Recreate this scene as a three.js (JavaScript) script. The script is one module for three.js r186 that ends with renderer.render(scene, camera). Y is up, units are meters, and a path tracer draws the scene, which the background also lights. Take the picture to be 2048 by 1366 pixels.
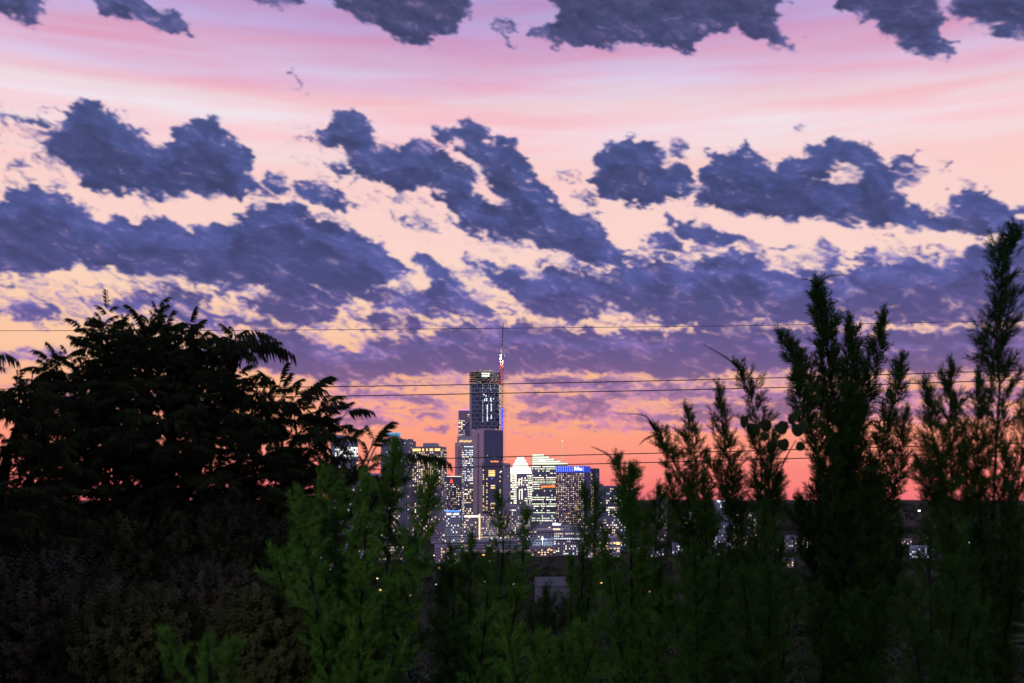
import * as THREE from 'three';
import { createNoise2D } from 'simplex-noise';
import { mergeGeometries } from 'three/addons/utils/BufferGeometryUtils.js';

// ---------------------------------------------------------------- helpers
function rng(seed) { let a = seed >>> 0; return () => { a = (a + 0x6d2b79f5) | 0; let t = Math.imul(a ^ (a >>> 15), 1 | a); t = (t + Math.imul(t ^ (t >>> 7), 61 | t)) ^ t; return ((t ^ (t >>> 14)) >>> 0) / 4294967296; }; }
const clamp = (x, a = 0, b = 1) => Math.min(b, Math.max(a, x));
const sstep = (a, b, x) => { const t = clamp((x - a) / (b - a)); return t * t * (3 - 2 * t); };
const mix = (a, b, t) => a + (b - a) * t;
const lin = (c) => { c /= 255; return c <= 0.04045 ? c / 12.92 : ((c + 0.055) / 1.055) ** 2.4; };
const V = (x, y, z) => new THREE.Vector3(x, y, z);

// ---------------------------------------------------------------- camera, exposure
const EYE = 70, F = 2234, HORIZON = 1000;            // eye 70 m above the city plain; F = focal length in photograph pixels
const scene = new THREE.Scene();
const camera = new THREE.PerspectiveCamera(2 * Math.atan(683 / F) * 180 / Math.PI, 2048 / 1366, 0.1, 60000);
camera.position.set(0, EYE, 0);
camera.lookAt(0, EYE, -100);
camera.setViewOffset(2048, 1366, 0, 683 - HORIZON, 2048, 1366);   // shift lens: upright lines stay upright
camera.focus = 1500; camera.userData.fStop = 3.4;
const renderer = new THREE.WebGLRenderer({ antialias: true });
renderer.toneMapping = THREE.LinearToneMapping;
renderer.toneMappingExposure = 1;
renderer.shadowMap.enabled = true;
const at = (px, py, d) => V((px - 1024) / F * d, EYE + (HORIZON - py) / F * d, -d);   // a sight line of the photograph at distance d

// ---------------------------------------------------------------- sky: dusk air and broken cumulus
function makeSky() {
  const W = 4096, H = 3072, K = 180 / Math.PI;
  const n1 = createNoise2D(rng(11)), n2 = createNoise2D(rng(12)), n3 = createNoise2D(rng(13));
  // cloud plan over a 60 degree sector of azimuth and 0..30 degrees of elevation; quarter-degree softness comes from the blur
  const S = 24, GW = 60 * S, GH = 32 * S, cv = document.createElement('canvas');
  cv.width = GW; cv.height = GH;
  const cx = cv.getContext('2d');
  cx.fillStyle = '#000'; cx.fillRect(0, 0, GW, GH);
  const dirOf = (x, y) => { const a = Math.atan((x - 1024) / F), e = Math.atan((HORIZON - y) / F * Math.cos(a)); return [(a * K + 30) * S, GH - e * K * S]; };
  const poly = (s, pts) => { cx.fillStyle = `rgba(255,255,255,${s})`; cx.beginPath(); for (let i = 0; i < pts.length; i += 2) { const [x, y] = dirOf(pts[i], pts[i + 1]); i ? cx.lineTo(x, y) : cx.moveTo(x, y); } cx.closePath(); cx.fill(); };
  const ell = (s, x, y, rx, ry, rot = 0) => { const p = [], c = Math.cos(rot / K), q = Math.sin(rot / K); for (let i = 0; i < 24; i++) { const t = i / 24 * 6.2832, u = Math.cos(t) * rx, v = Math.sin(t) * ry; p.push(x + u * c - v * q, y + u * q + v * c); } poly(s, p); };
  // veils: broken sheets in which noise opens the gaps
  const veil = (s, pts) => poly(s, pts);
  veil(.32, [-150, 560, 300, 550, 620, 560, 800, 560, 1000, 530, 1300, 490, 1700, 500, 2150, 480, 2150, 770, 1500, 770, 640, 775, 560, 700, 300, 660, -150, 650]);
  veil(.26, [560, 755, 1400, 750, 2150, 750, 2150, 850, 1300, 862, 640, 850]);
  veil(.08, [780, 400, 900, 400, 1250, 520, 1400, 440, 1560, 500, 1500, 540, 1000, 545, 860, 540, 740, 470]); veil(.15, [-150, 200, 120, 200, 120, 420, -150, 420]); veil(.12, [560, 240, 700, 210, 900, 420, 640, 430, 520, 400]);
  // upper left cumulus
  poly(1, [105, 320, 100, 290, 120, 255, 125, 220, 150, 214, 185, 196, 208, 213, 222, 228, 235, 210, 245, 238, 268, 258, 292, 266, 300, 292, 322, 300, 338, 286, 350, 265, 365, 255, 400, 238, 430, 240, 455, 260, 480, 288, 497, 305, 502, 350, 514, 378, 488, 412, 462, 394, 420, 391, 380, 389, 325, 392, 306, 408, 290, 393, 255, 388, 215, 388, 182, 378, 168, 352, 140, 336]);
  ell(.55, 62, 240, 50, 12, 15); ell(.5, 90, 290, 30, 20); ell(.45, 10, 245, 14, 20); ell(.5, 25, 338, 18, 8, 25);
  ell(.85, 552, 365, 26, 17, 60); ell(.9, 648, 394, 62, 19, 22); ell(.6, 520, 382, 30, 14, 20);
  // left band
  poly(1, [-120, 390, -60, 400, 0, 404, 14, 390, 30, 372, 44, 392, 60, 365, 84, 368, 112, 386, 150, 402, 182, 430, 206, 448, 240, 440, 278, 444, 300, 432, 340, 444, 380, 452, 432, 446, 468, 455, 476, 430, 520, 414, 590, 403, 616, 430, 660, 440, 700, 450, 720, 478, 762, 488, 790, 515, 818, 552, 776, 562, 725, 580, 690, 600, 640, 570, 590, 578, 500, 572, 470, 582, 400, 566, 310, 548, 200, 541, 140, 532, 80, 552, 0, 549, -120, 545]);
  poly(.92, [470, 612, 520, 590, 560, 574, 640, 578, 684, 596, 668, 640, 604, 652, 540, 632]);
  poly(.92, [700, 590, 760, 575, 820, 590, 880, 560, 930, 575, 965, 606, 990, 640, 900, 632, 830, 628, 760, 612]);
  poly(.9, [-60, 632, 0, 626, 40, 604, 96, 600, 152, 642, 60, 634]); ell(.75, 184, 612, 24, 13, 10); ell(.85, 275, 604, 75, 17, -12); ell(.75, 370, 592, 60, 14, 15); ell(.8, 385, 632, 90, 20, 14); ell(.7, 520, 650, 70, 14, 12); ell(.8, 780, 645, 75, 18, 8);
  // centre
  poly(.95, [610, 278, 640, 262, 668, 256, 680, 230, 710, 219, 737, 250, 746, 284, 772, 300, 820, 285, 842, 275, 882, 300, 930, 330, 953, 366, 930, 380, 880, 376, 830, 378, 800, 395, 775, 372, 748, 368, 722, 362, 700, 330, 688, 300, 660, 292]);
  poly(.97, [855, 272, 900, 250, 945, 242, 966, 260, 985, 285, 1000, 271, 1030, 284, 1050, 320, 1067, 346, 1088, 370, 1102, 398, 1060, 404, 1020, 402, 985, 376, 965, 346, 950, 318, 916, 292, 880, 285]);
  poly(.95, [868, 388, 920, 378, 970, 398, 1030, 405, 1100, 398, 1122, 420, 1160, 432, 1188, 424, 1206, 460, 1232, 490, 1264, 512, 1240, 532, 1200, 526, 1150, 512, 1080, 492, 1000, 482, 930, 462, 898, 430]);
  ell(.6, 845, 448, 26, 14, 30); ell(.6, 800, 442, 18, 8, 20); ell(.55, 690, 330, 18, 40, 25);
  // right of centre
  poly(.97, [1188, 345, 1198, 302, 1230, 280, 1270, 276, 1302, 290, 1330, 312, 1337, 342, 1342, 382, 1336, 414, 1290, 412, 1230, 402, 1190, 390]);
  ell(.7, 1355, 300, 26, 17, -30); ell(.75, 1362, 365, 28, 40, -10); ell(.5, 1135, 350, 28, 14, 20); ell(.55, 1180, 395, 30, 12, 20);
  poly(1, [1392, 412, 1395, 380, 1410, 330, 1430, 304, 1466, 300, 1490, 284, 1502, 312, 1530, 326, 1545, 346, 1560, 320, 1610, 310, 1620, 284, 1660, 284, 1702, 281, 1742, 300, 1772, 330, 1786, 350, 1802, 390, 1832, 416, 1898, 428, 1916, 390, 1965, 378, 2000, 405, 2060, 432, 2150, 430, 2150, 480, 1980, 477, 1900, 461, 1800, 455, 1700, 447, 1600, 440, 1500, 427, 1420, 417]);
  cx.globalCompositeOperation = 'multiply'; cx.fillStyle = 'rgba(20,20,20,.9)'; cx.beginPath(); cx.ellipse(...dirOf(1686, 348), 40 / F * K * S, 19 / F * K * S, 0, 0, 7); cx.fill(); cx.globalCompositeOperation = 'source-over';
  ell(.6, 1815, 340, 40, 34, 35); ell(.5, 1880, 330, 26, 8, 0); ell(.6, 1930, 375, 20, 12);
  poly(.95, [1318, 428, 1345, 440, 1366, 455, 1386, 440, 1410, 455, 1430, 468, 1480, 475, 1530, 491, 1470, 494, 1400, 492, 1368, 480, 1340, 456]); ell(.85, 1330, 486, 38, 18, 18); ell(.4, 1560, 493, 24, 5, 6);
  ell(.6, 1655, 512, 22, 32, -15); ell(.55, 1745, 515, 30, 14); ell(.4, 1780, 485, 34, 7, 15); ell(.5, 1835, 505, 20, 10);
  poly(.97, [985, 560, 1010, 540, 1034, 534, 1062, 560, 1110, 540, 1160, 544, 1200, 548, 1262, 528, 1300, 530, 1330, 520, 1382, 540, 1420, 520, 1480, 510, 1500, 504, 1530, 535, 1580, 556, 1622, 545, 1680, 562, 1742, 530, 1840, 520, 1900, 530, 1960, 490, 2150, 470, 2150, 640, 1900, 650, 1700, 642, 1600, 652, 1540, 640, 1450, 655, 1350, 652, 1290, 640, 1225, 610, 1190, 640, 1120, 642, 1062, 622, 1022, 592]);
  ell(.8, 870, 535, 46, 17, 20); ell(.65, 960, 530, 40, 16, 25);
  // the low grey-violet sheet above the skyline
  poly(.95, [380, 700, 470, 682, 560, 662, 640, 684, 700, 704, 760, 682, 830, 672, 900, 660, 960, 645, 1060, 650, 1160, 660, 1270, 664, 1400, 662, 1500, 650, 1700, 664, 2150, 655, 2150, 742, 1900, 747, 1700, 746, 1550, 742, 1450, 741, 1380, 757, 1250, 746, 1100, 742, 1000, 752, 900, 746, 800, 748, 700, 764, 640, 762, 520, 744, 400, 730]);
  ell(.75, 50, 712, 110, 14, -4); ell(.6, -60, 740, 90, 10);
  for (const e of [[760, 792, 100, 9, 4], [700, 822, 60, 8, 6], [720, 845, 70, 12, 0], [850, 806, 50, 8, 10], [1085, 802, 55, 14, 6], [1180, 806, 55, 12, 8], [1150, 770, 120, 10, 2], [1320, 786, 130, 12, -2], [1500, 790, 110, 12, 3], [1420, 815, 90, 9, 4], [1190, 831, 60, 9, 6], [1290, 834, 70, 8, 2], [1400, 836, 60, 7, 0], [1520, 826, 120, 14, 0], [1480, 856, 190, 6, -1], [1260, 857, 100, 5, 1], [1090, 834, 50, 9, 4], [870, 832, 40, 5, 4], [880, 858, 26, 5, 2], [1700, 800, 160, 14, -2], [1850, 825, 180, 12, 0], [1950, 790, 160, 10, 0], [1060, 872, 60, 2.5, 0], [300, 800, 200, 12, 2], [120, 770, 120, 9, -3], [450, 850, 120, 7, 0]]) ell(.8, ...e);
  // top of the view
  poly(.9, [-80, -40, 75, -60, 88, 18, 66, 56, 30, 36, -60, 26]); poly(.92, [150, -60, 275, -40, 302, 18, 352, 24, 388, 60, 376, 74, 330, 62, 290, 42, 240, 47, 196, 20]);
  ell(.7, 575, 2, 40, 14); poly(.95, [630, -60, 945, -80, 938, 40, 892, 70, 850, 87, 790, 76, 740, 46, 690, 30]); ell(.6, 1010, 60, 30, 22, 40);
  poly(.98, [1060, -60, 1580, -90, 1562, 60, 1604, 104, 1540, 92, 1480, 62, 1408, 62, 1398, 108, 1322, 97, 1262, 88, 1180, 97, 1108, 90, 1048, 60, 1110, 48, 1120, 20]);
  poly(.95, [1585, -90, 1855, -60, 1892, 30, 1898, 112, 1830, 107, 1780, 82, 1740, 42, 1680, 26]); poly(.92, [1868, -60, 2200, -60, 2200, 110, 2000, 66, 1930, 42]);
  ell(.8, 588, 158, 22, 5, 48); ell(.7, 607, 178, 12, 3, 45); ell(.8, 1608, 253, 16, 6, 10); ell(.35, 240, 172, 24, 4, 48);
  // cloud deck higher up, above the view
  const rr = rng(5); for (let i = 0; i < 46; i++) ell(.9, -200 + rr() * 2500, -40 - rr() * 330, 60 + rr() * 150, 20 + rr() * 34, 8 + rr() * 16);
  // read the plan back, with a soft box blur
  const im = cx.getImageData(0, 0, GW, GH).data; let g = new Float32Array(GW * GH), g2 = new Float32Array(GW * GH);
  for (let i = 0; i < GW * GH; i++) g[i] = im[i * 4] / 255;
  for (let pass = 0; pass < 2; pass++) {
    const R = 3;
    for (let y = 0; y < GH; y++) for (let x = 0; x < GW; x++) { let s = 0; for (let k = -R; k <= R; k++) s += g[y * GW + clamp(x + k, 0, GW - 1)]; g2[y * GW + x] = s / (2 * R + 1); }
    for (let y = 0; y < GH; y++) for (let x = 0; x < GW; x++) { let s = 0; for (let k = -R; k <= R; k++) s += g2[clamp(y + k, 0, GH - 1) * GW + x]; g[y * GW + x] = s / (2 * R + 1); }
  }
  const gw = new Float32Array(GW * GH), gt = new Float32Array(GW * GH), RW = 26;      // the same plan spread over a degree: where shreds of cloud drift
  for (let y = 0; y < GH; y++) { let s = 0; for (let x = -RW; x < GW; x++) { if (x + RW < GW) s += g[y * GW + x + RW]; if (x - RW - 1 >= 0) s -= g[y * GW + x - RW - 1]; if (x >= 0) gt[y * GW + x] = s / (2 * RW + 1); } }
  for (let x = 0; x < GW; x++) { let s = 0; for (let y = -RW; y < GH; y++) { if (y + RW < GH) s += gt[(y + RW) * GW + x]; if (y - RW - 1 >= 0) s -= gt[(y - RW - 1) * GW + x]; if (y >= 0) gw[y * GW + x] = s / (2 * RW + 1); } }
  const plan = (azDeg, elDeg, g_ = g) => {
    let a = ((azDeg + 30) % 120 + 120) % 120; a = a > 60 ? 120 - a : a;            // the plan repeats mirrored all round; thickened and brightened later out of view
    const x = clamp(a * S, 0, GW - 1.01), y = clamp(GH - elDeg * S, 0, GH - 1.01), i = x | 0, j = y | 0, u = x - i, v = y - j, o = j * GW + i;
    return mix(mix(g_[o], g_[o + 1], u), mix(g_[o + GW], g_[o + GW + 1], u), v);
  };
  // clear air by elevation (degrees): sRGB, sunset side
  const air = [[0, 236, 114, 126], [1.0, 249, 127, 124], [2.4, 254, 150, 130], [3.8, 253, 164, 132], [5.4, 251, 178, 142], [7.2, 251, 194, 160], [9, 252, 205, 178], [11, 251, 214, 197], [13, 251, 213, 205], [16, 250, 209, 206], [18.4, 246, 214, 224], [19.4, 241, 201, 210], [20.6, 224, 190, 220], [21.6, 216, 168, 202], [22.6, 200, 166, 212], [24.2, 178, 158, 212], [30, 150, 142, 205], [45, 132, 134, 192], [90, 118, 122, 178]];
  const airL = air.map((a) => [a[0], lin(a[1]), lin(a[2]), lin(a[3])]);
  const dark = [[0, 140, 100, 132], [4, 128, 98, 140], [7, 92, 84, 144], [11, 66, 77, 140], [15, 52, 70, 126], [20, 57, 73, 124], [24, 68, 76, 118], [45, 62, 68, 110], [90, 58, 62, 104]];
  const darkL = dark.map((a) => [a[0], lin(a[1]), lin(a[2]), lin(a[3])]);
  const ramp = (t, e, out) => { let i = 0; while (i < t.length - 2 && e > t[i + 1][0]) i++; const u = clamp((e - t[i][0]) / (t[i + 1][0] - t[i][0])); for (let c = 0; c < 3; c++) out[c] = mix(t[i][c + 1], t[i + 1][c + 1], u); };
  const data = new Float32Array(W * H * 4), A = [0, 0, 0], D = [0, 0, 0];
  const fbm = (n, x, y, o) => { let s = 0, a = .5; for (let i = 0; i < o; i++) { s += a * n(x, y); x = x * 2.03 + 7.1; y = y * 2.03 - 3.7; a *= .5; } return s; };
  const gfbm = (n, x, y, o, g) => { let s = 0, a = .5; for (let i = 0; i < o; i++) { s += a * n(x, y); x = x * 2.07 + 7.1; y = y * 2.07 - 3.7; a *= g; } return s; };
  const field = (az, el, out) => {
    const x = az, y = el * (1 + .004 * el), rx = x * .94 - y * .34, ry = x * .34 + y * .94;      // wind-sheared axes
    const lo = sstep(4, 9, el);
    const wx = fbm(n1, rx * .5, ry * .85, 3), wy = fbm(n2, rx * .5 + 9, ry * .85, 3);
    const fx = n1(rx * 2.6, ry * 3.4 + 80), fy = n2(rx * 2.6, ry * 3.4 + 50);
    const sx = az + wx * mix(.5, .7, lo) + fx * .10, sy = el + wy * mix(.14, .42, lo) + fy * .07;
    const own = plan(sx, sy); out[0] = own + .22 * plan(sx, sy, gw) * (1 - own);
    out[3] = plan(sx + .3, sy + mix(.35, 1.1, lo));                                              // how much cloud hangs above this point
    const hi = lo > 0 ? gfbm(n3, rx * .8 + wx * .8, ry * 1.9 + wy * .8, 6, .56) : 0;
    const low = lo < 1 ? gfbm(n3, x * .62 + y * .2 + wx, y * 3.1 + x * .14 + wy, 6, .55) : 0;
    out[1] = mix(low, hi, lo); out[2] = wx;
    out[4] = gfbm(n2, rx * .34 + 70, ry * .7, 3, .5);
  };
  const o1 = [0, 0, 0, 0, 0], o2 = [0, 0, 0, 0, 0];
  for (let row = 0; row < H; row++) {
    const el = ((row + .5) / H - .5) * 180;
    if (el < -.3) { for (let c = 0; c < W; c++) { const i = (row * W + c) * 4; data[i] = .02; data[i + 1] = .018; data[i + 2] = .03; data[i + 3] = 1; } continue; }
    for (let col = 0; col < W; col++) {
      let az = ((col + .5) / W - .25) * 360; if (az > 180) az -= 360;
      const e = Math.max(0, el);
      field(az, e, o1);
      if (Math.abs(az) > 165) { const w = (Math.abs(az) - 165) / 30; field(az - Math.sign(az) * 360, e, o2); for (let k = 0; k < 5; k++) o1[k] = mix(o1[k], o2[k], w); }
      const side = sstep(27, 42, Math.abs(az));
      // streaks of thin high cloud in the clear air
      const st = fbm(n2, az * .022 + 3, (e + az * .02) * .32, 3), st2 = fbm(n1, az * .05, (e - az * .012) * .62 + 40, 4);
      ramp(airL, e + st * .8 + (az > 0 ? az * .008 : 0), A);
      const band = sstep(14, 19, e) * (1 - sstep(25, 34, e));
      const pk = clamp(st2 * 1.6 + st * .5, -1, 1) * band;
      A[0] *= 1 + .05 * pk; A[1] *= 1 - .17 * pk; A[2] *= 1 - .16 * pk;
      // left of the view centre the glow is yellower
      const yl = sstep(5, -22, az) * sstep(-70, -40, az) * sstep(4, 9, e) * (1 - sstep(11, 16, e)); A[2] *= 1 - .05 * yl;
      if (side > 0) { const s = side * (1 - sstep(10, 40, e)); A[0] = mix(A[0], .62, s * .85); A[1] = mix(A[1], .46, s * .85); A[2] = mix(A[2], .76, s * .85); }  // clear air out of view brightened to throw more light on the city walls
      let p = o1[0];
      if (e > 26) p = mix(p, .42 + .5 * fbm(n1, az * .06 * Math.cos(e / K) + 60, e * .09, 3), sstep(26, 31, e));
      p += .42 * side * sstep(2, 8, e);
      const nz = o1[1], amp = mix(.62, .48, sstep(.8, 1, p)) * sstep(.0, .26, p);
      const sheet = (1 - sstep(9, 12, e)) * sstep(4, 6.5, e);
      const d = p + nz * amp - .10 * sheet + .03;
      const soft = .20 + .20 * sstep(-.25, .4, o1[4]);
      let al = sstep(.50 - soft, .50 + soft * 1.1, d);
      al = Math.max(al * mix(.88, .97, sstep(3, 9, e)), .5 * sstep(.15, .6, p + nz * .9) * sstep(.2, .9, p));
      // tone: dense undersides are blue and dark, thin parts and tops lighter and more violet
      const under = sstep(.25, 1, o1[3]) * sstep(.4, .95, p), thick = sstep(.45, 1.2, d);
      ramp(darkL, e, D);
      const tone = clamp(mix(1.5, .95, thick) * mix(1.18, .82, under) * (1 + .42 * o1[4] + .05 * nz), mix(.95, .55, sstep(8, 12, e)), 2.2);
      const far = Math.max(sstep(35, 95, Math.abs(az)), sstep(32, 60, e)), front = mix(1, mix(1.6, 4.4, sstep(20, 28, e)), far);   // unseen side and overhead clouds brightened to add light on the facades
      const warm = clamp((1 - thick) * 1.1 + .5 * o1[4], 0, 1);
      const i = (row * W + col) * 4;
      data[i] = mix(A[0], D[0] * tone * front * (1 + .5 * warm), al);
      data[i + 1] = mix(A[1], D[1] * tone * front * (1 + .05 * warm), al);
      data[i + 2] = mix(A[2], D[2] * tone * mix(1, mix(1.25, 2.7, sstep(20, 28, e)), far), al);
      data[i + 3] = 1;
    }
  }
  const t = new THREE.DataTexture(data, W, H, THREE.RGBAFormat, THREE.FloatType);
  t.mapping = THREE.EquirectangularReflectionMapping; t.magFilter = THREE.LinearFilter; t.colorSpace = THREE.LinearSRGBColorSpace; t.needsUpdate = true;
  return t;
}
const sky = makeSky();
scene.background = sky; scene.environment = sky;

// ---------------------------------------------------------------- what is left of the sun: a weak red glow along the horizon behind the city
const sun = new THREE.DirectionalLight(0xff9a78, 0.06);
sun.position.set(-600, EYE + 60, -3000); sun.target.position.set(0, EYE, 0);
sun.castShadow = true; sun.shadow.radius = 20; sun.shadow.mapSize.set(2048, 2048);
Object.assign(sun.shadow.camera, { left: -60, right: 60, top: 60, bottom: -60, near: 1, far: 6000 });
scene.add(sun, sun.target);

// ---------------------------------------------------------------- names, parts, boxes
const taken = new Map();
function numbered(name) { const n = taken.get(name) || 0; taken.set(name, n + 1); return n ? name + '_' + String(n).padStart(3, '0') : name; }
function thing(name, label, category, pos = V(0, 0, 0), group) { const o = new THREE.Group(); o.name = numbered(name); o.position.copy(pos); o.userData = { label, category }; if (group) o.userData.group = group; scene.add(o); return o; }
function part(parent, name, geo, mat, kind) { const m = new THREE.Mesh(geo, mat); m.name = name; if (kind) m.userData.kind = kind; parent.add(m); return m; }
function structure(name, geo, mat) { const m = new THREE.Mesh(geo, mat); m.name = name; m.userData.kind = 'structure'; scene.add(m); return m; }
class Boxes {            // many boxes in one geometry
  constructor() { this.p = []; this.n = []; this.i = []; this.k = 0; }
  quad(a, b, c, d, n) { for (const q of [a, b, c, d]) { this.p.push(...q); this.n.push(...n); } const k = this.k; this.i.push(k, k + 1, k + 2, k, k + 2, k + 3); this.k += 4; }
  add(x, y, z, w, h, d) {
    const a = x - w / 2, b = x + w / 2, c = y - h / 2, e = y + h / 2, f = z - d / 2, g = z + d / 2;
    this.quad([a, c, g], [b, c, g], [b, e, g], [a, e, g], [0, 0, 1]); this.quad([b, c, f], [a, c, f], [a, e, f], [b, e, f], [0, 0, -1]);
    this.quad([b, c, g], [b, c, f], [b, e, f], [b, e, g], [1, 0, 0]); this.quad([a, c, f], [a, c, g], [a, e, g], [a, e, f], [-1, 0, 0]);
    this.quad([a, e, g], [b, e, g], [b, e, f], [a, e, f], [0, 1, 0]); this.quad([a, c, f], [b, c, f], [b, c, g], [a, c, g], [0, -1, 0]);
    return this;
  }
  bar(a, b, r) { const u = b.clone().sub(a), L = u.length(), g = new THREE.BoxGeometry(r * 2, L, r * 2); g.applyQuaternion(new THREE.Quaternion().setFromUnitVectors(V(0, 1, 0), u.normalize())); const m = a.clone().add(b).multiplyScalar(.5); g.translate(m.x, m.y, m.z); this.geo(g); return this; }
  geo(g) { const P = g.attributes.position, N = g.attributes.normal, I = g.index; for (let i = 0; i < P.count; i++) { this.p.push(P.getX(i), P.getY(i), P.getZ(i)); this.n.push(N.getX(i), N.getY(i), N.getZ(i)); } if (I) for (let i = 0; i < I.count; i++) this.i.push(I.getX(i) + this.k); else for (let i = 0; i < P.count; i++) this.i.push(i + this.k); this.k += P.count; return this; }
  build(parent, name, mat, kind) { if (!this.k) return null; const g = new THREE.BufferGeometry(); g.setAttribute('position', new THREE.Float32BufferAttribute(this.p, 3)); g.setAttribute('normal', new THREE.Float32BufferAttribute(this.n, 3)); g.setIndex(this.i); return part(parent, name, g, mat, kind); }
}
const L = (r, g, b) => new THREE.Color().setRGB(r, g, b);
const std = (r, g, b, rough = .85, metal = 0) => new THREE.MeshStandardMaterial({ color: L(r, g, b), roughness: rough, metalness: metal });
const lit = (r, g, b, k) => new THREE.MeshStandardMaterial({ color: L(.05, .05, .05), roughness: .6, emissive: L(r, g, b), emissiveIntensity: k });
const LIT = { yellow: lit(1, .66, .24, 1.5), warm: lit(1, .72, .4, 1.4), white: lit(1, .9, .72, 2.0), pale: lit(1, .84, .6, 1.1), dim: lit(1, .62, .34, .5), cool: lit(.75, .88, 1, 1.6), green: lit(.9, 1, .66, 1.5) };
const WALL = { violet: std(.5, .42, .47), grey: std(.46, .46, .52), slate: std(.26, .27, .34), pink: std(.8, .57, .6), brown: std(.38, .31, .32), pale: std(.62, .58, .58), dark: std(.17, .16, .21), white: std(.78, .76, .76) };
const GLASS = std(.14, .16, .24, .25, .5), GLASS2 = std(.16, .18, .28, .25, .5), STEEL = std(.1, .1, .12, .5), RED = std(.42, .05, .04, .6);

// ---------------------------------------------------------------- terrain: the lookout hill, the plain with the city, far low hills
const prof = [[0, -1.65], [2.5, -1.7], [5, -2.1], [8, -2.8], [14, -4.6], [30, -11], [80, -30], [150, -44], [300, -55], [600, -63.5], [1000, -69.6], [1200, -70], [7000, -70], [11000, -30], [14000, -12], [17000, -14]];
function ground(x, z) {
  const d = Math.hypot(x, z); let i = 0; while (i < prof.length - 2 && d > prof[i + 1][0]) i++;
  const u = clamp((d - prof[i][0]) / (prof[i + 1][0] - prof[i][0]));
  return EYE + mix(prof[i][1], prof[i + 1][1], u);
}
{
  const n = createNoise2D(rng(31)), rad = [0, 1, 2.5, 4, 5, 6.5, 8, 10, 12, 14, 18, 24, 30, 45, 60, 80, 110, 150, 220, 300, 420, 600, 800, 1000, 1200, 2000, 3500, 5000, 7000, 9000, 11000, 12500, 14000, 17000], SEG = 180, p = [], idx = [], uv = [];
  for (const r of rad) for (let k = 0; k <= SEG; k++) { const a = k / SEG * Math.PI * 2, x = Math.sin(a) * r, z = -Math.cos(a) * r; let y = ground(x, z); if (r > 9000) y += 22 * n(Math.sin(a) * 9, Math.cos(a) * 9 + r * 3e-4) * clamp((r - 9000) / 3000); p.push(x, y, z); uv.push(x / 6, z / 6); }
  for (let j = 0; j < rad.length - 1; j++) for (let k = 0; k < SEG; k++) { const a = j * (SEG + 1) + k, b = a + SEG + 1; idx.push(a, a + 1, b, a + 1, b + 1, b); }
  const g = new THREE.BufferGeometry(); g.setAttribute('position', new THREE.Float32BufferAttribute(p, 3)); g.setAttribute('uv', new THREE.Float32BufferAttribute(uv, 2)); g.setIndex(idx); g.computeVertexNormals();
  const T = 256, px = new Uint8Array(T * T * 4), m = createNoise2D(rng(32)); for (let y = 0; y < T; y++) for (let x = 0; x < T; x++) { const v = m(x * .05, y * .05) * .5 + m(x * .2, y * .2) * .3 + m(x * .7, y * .7) * .3, i = (y * T + x) * 4; px[i] = 46 + v * 20; px[i + 1] = 45 + v * 18; px[i + 2] = 32 + v * 14; px[i + 3] = 255; }
  const tex = new THREE.DataTexture(px, T, T); tex.wrapS = tex.wrapT = THREE.RepeatWrapping; tex.magFilter = THREE.LinearFilter; tex.colorSpace = THREE.SRGBColorSpace; tex.needsUpdate = true;
  structure('ground', g, new THREE.MeshPhysicalMaterial({ map: tex, roughness: 1, specularIntensity: .15 }));
}

// ---------------------------------------------------------------- towers
function tower(o) {
  const s = o.d / F, sd = o.side || 0, th = (o.turn ?? 16) * Math.PI / 180, ws = Math.abs(sd) * s, wf = (o.x1 - o.x0 - Math.abs(sd)) * s;
  const W = wf / (sd ? Math.cos(th) : 1), D = sd ? ws / Math.sin(th) : (o.deep || W), H = EYE + (HORIZON - o.top) * s;
  const ppx = sd > 0 ? o.x1 - sd : sd < 0 ? o.x0 - sd : (o.x0 + o.x1) / 2, al = -Math.atan((ppx - 1024) / F) - Math.sign(sd) * th;
  const P = at(ppx, HORIZON, o.d), off = V(sd > 0 ? W / 2 : sd < 0 ? -W / 2 : 0, 0, D / 2).applyAxisAngle(V(0, 1, 0), al);
  const g = thing(o.name, o.label, o.category || 'building', V(P.x - off.x, 0, P.z - off.z), o.group); g.rotation.y = al;
  Object.assign(o, { g, W, D, H, s, y: (py) => EYE + (HORIZON - py) * s, sideSign: Math.sign(sd) });
  if (!o.nobody) new Boxes().add(0, H / 2, 0, W, H, D).build(g, 'wall', o.mat || WALL.violet);
  return o;
}
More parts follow.
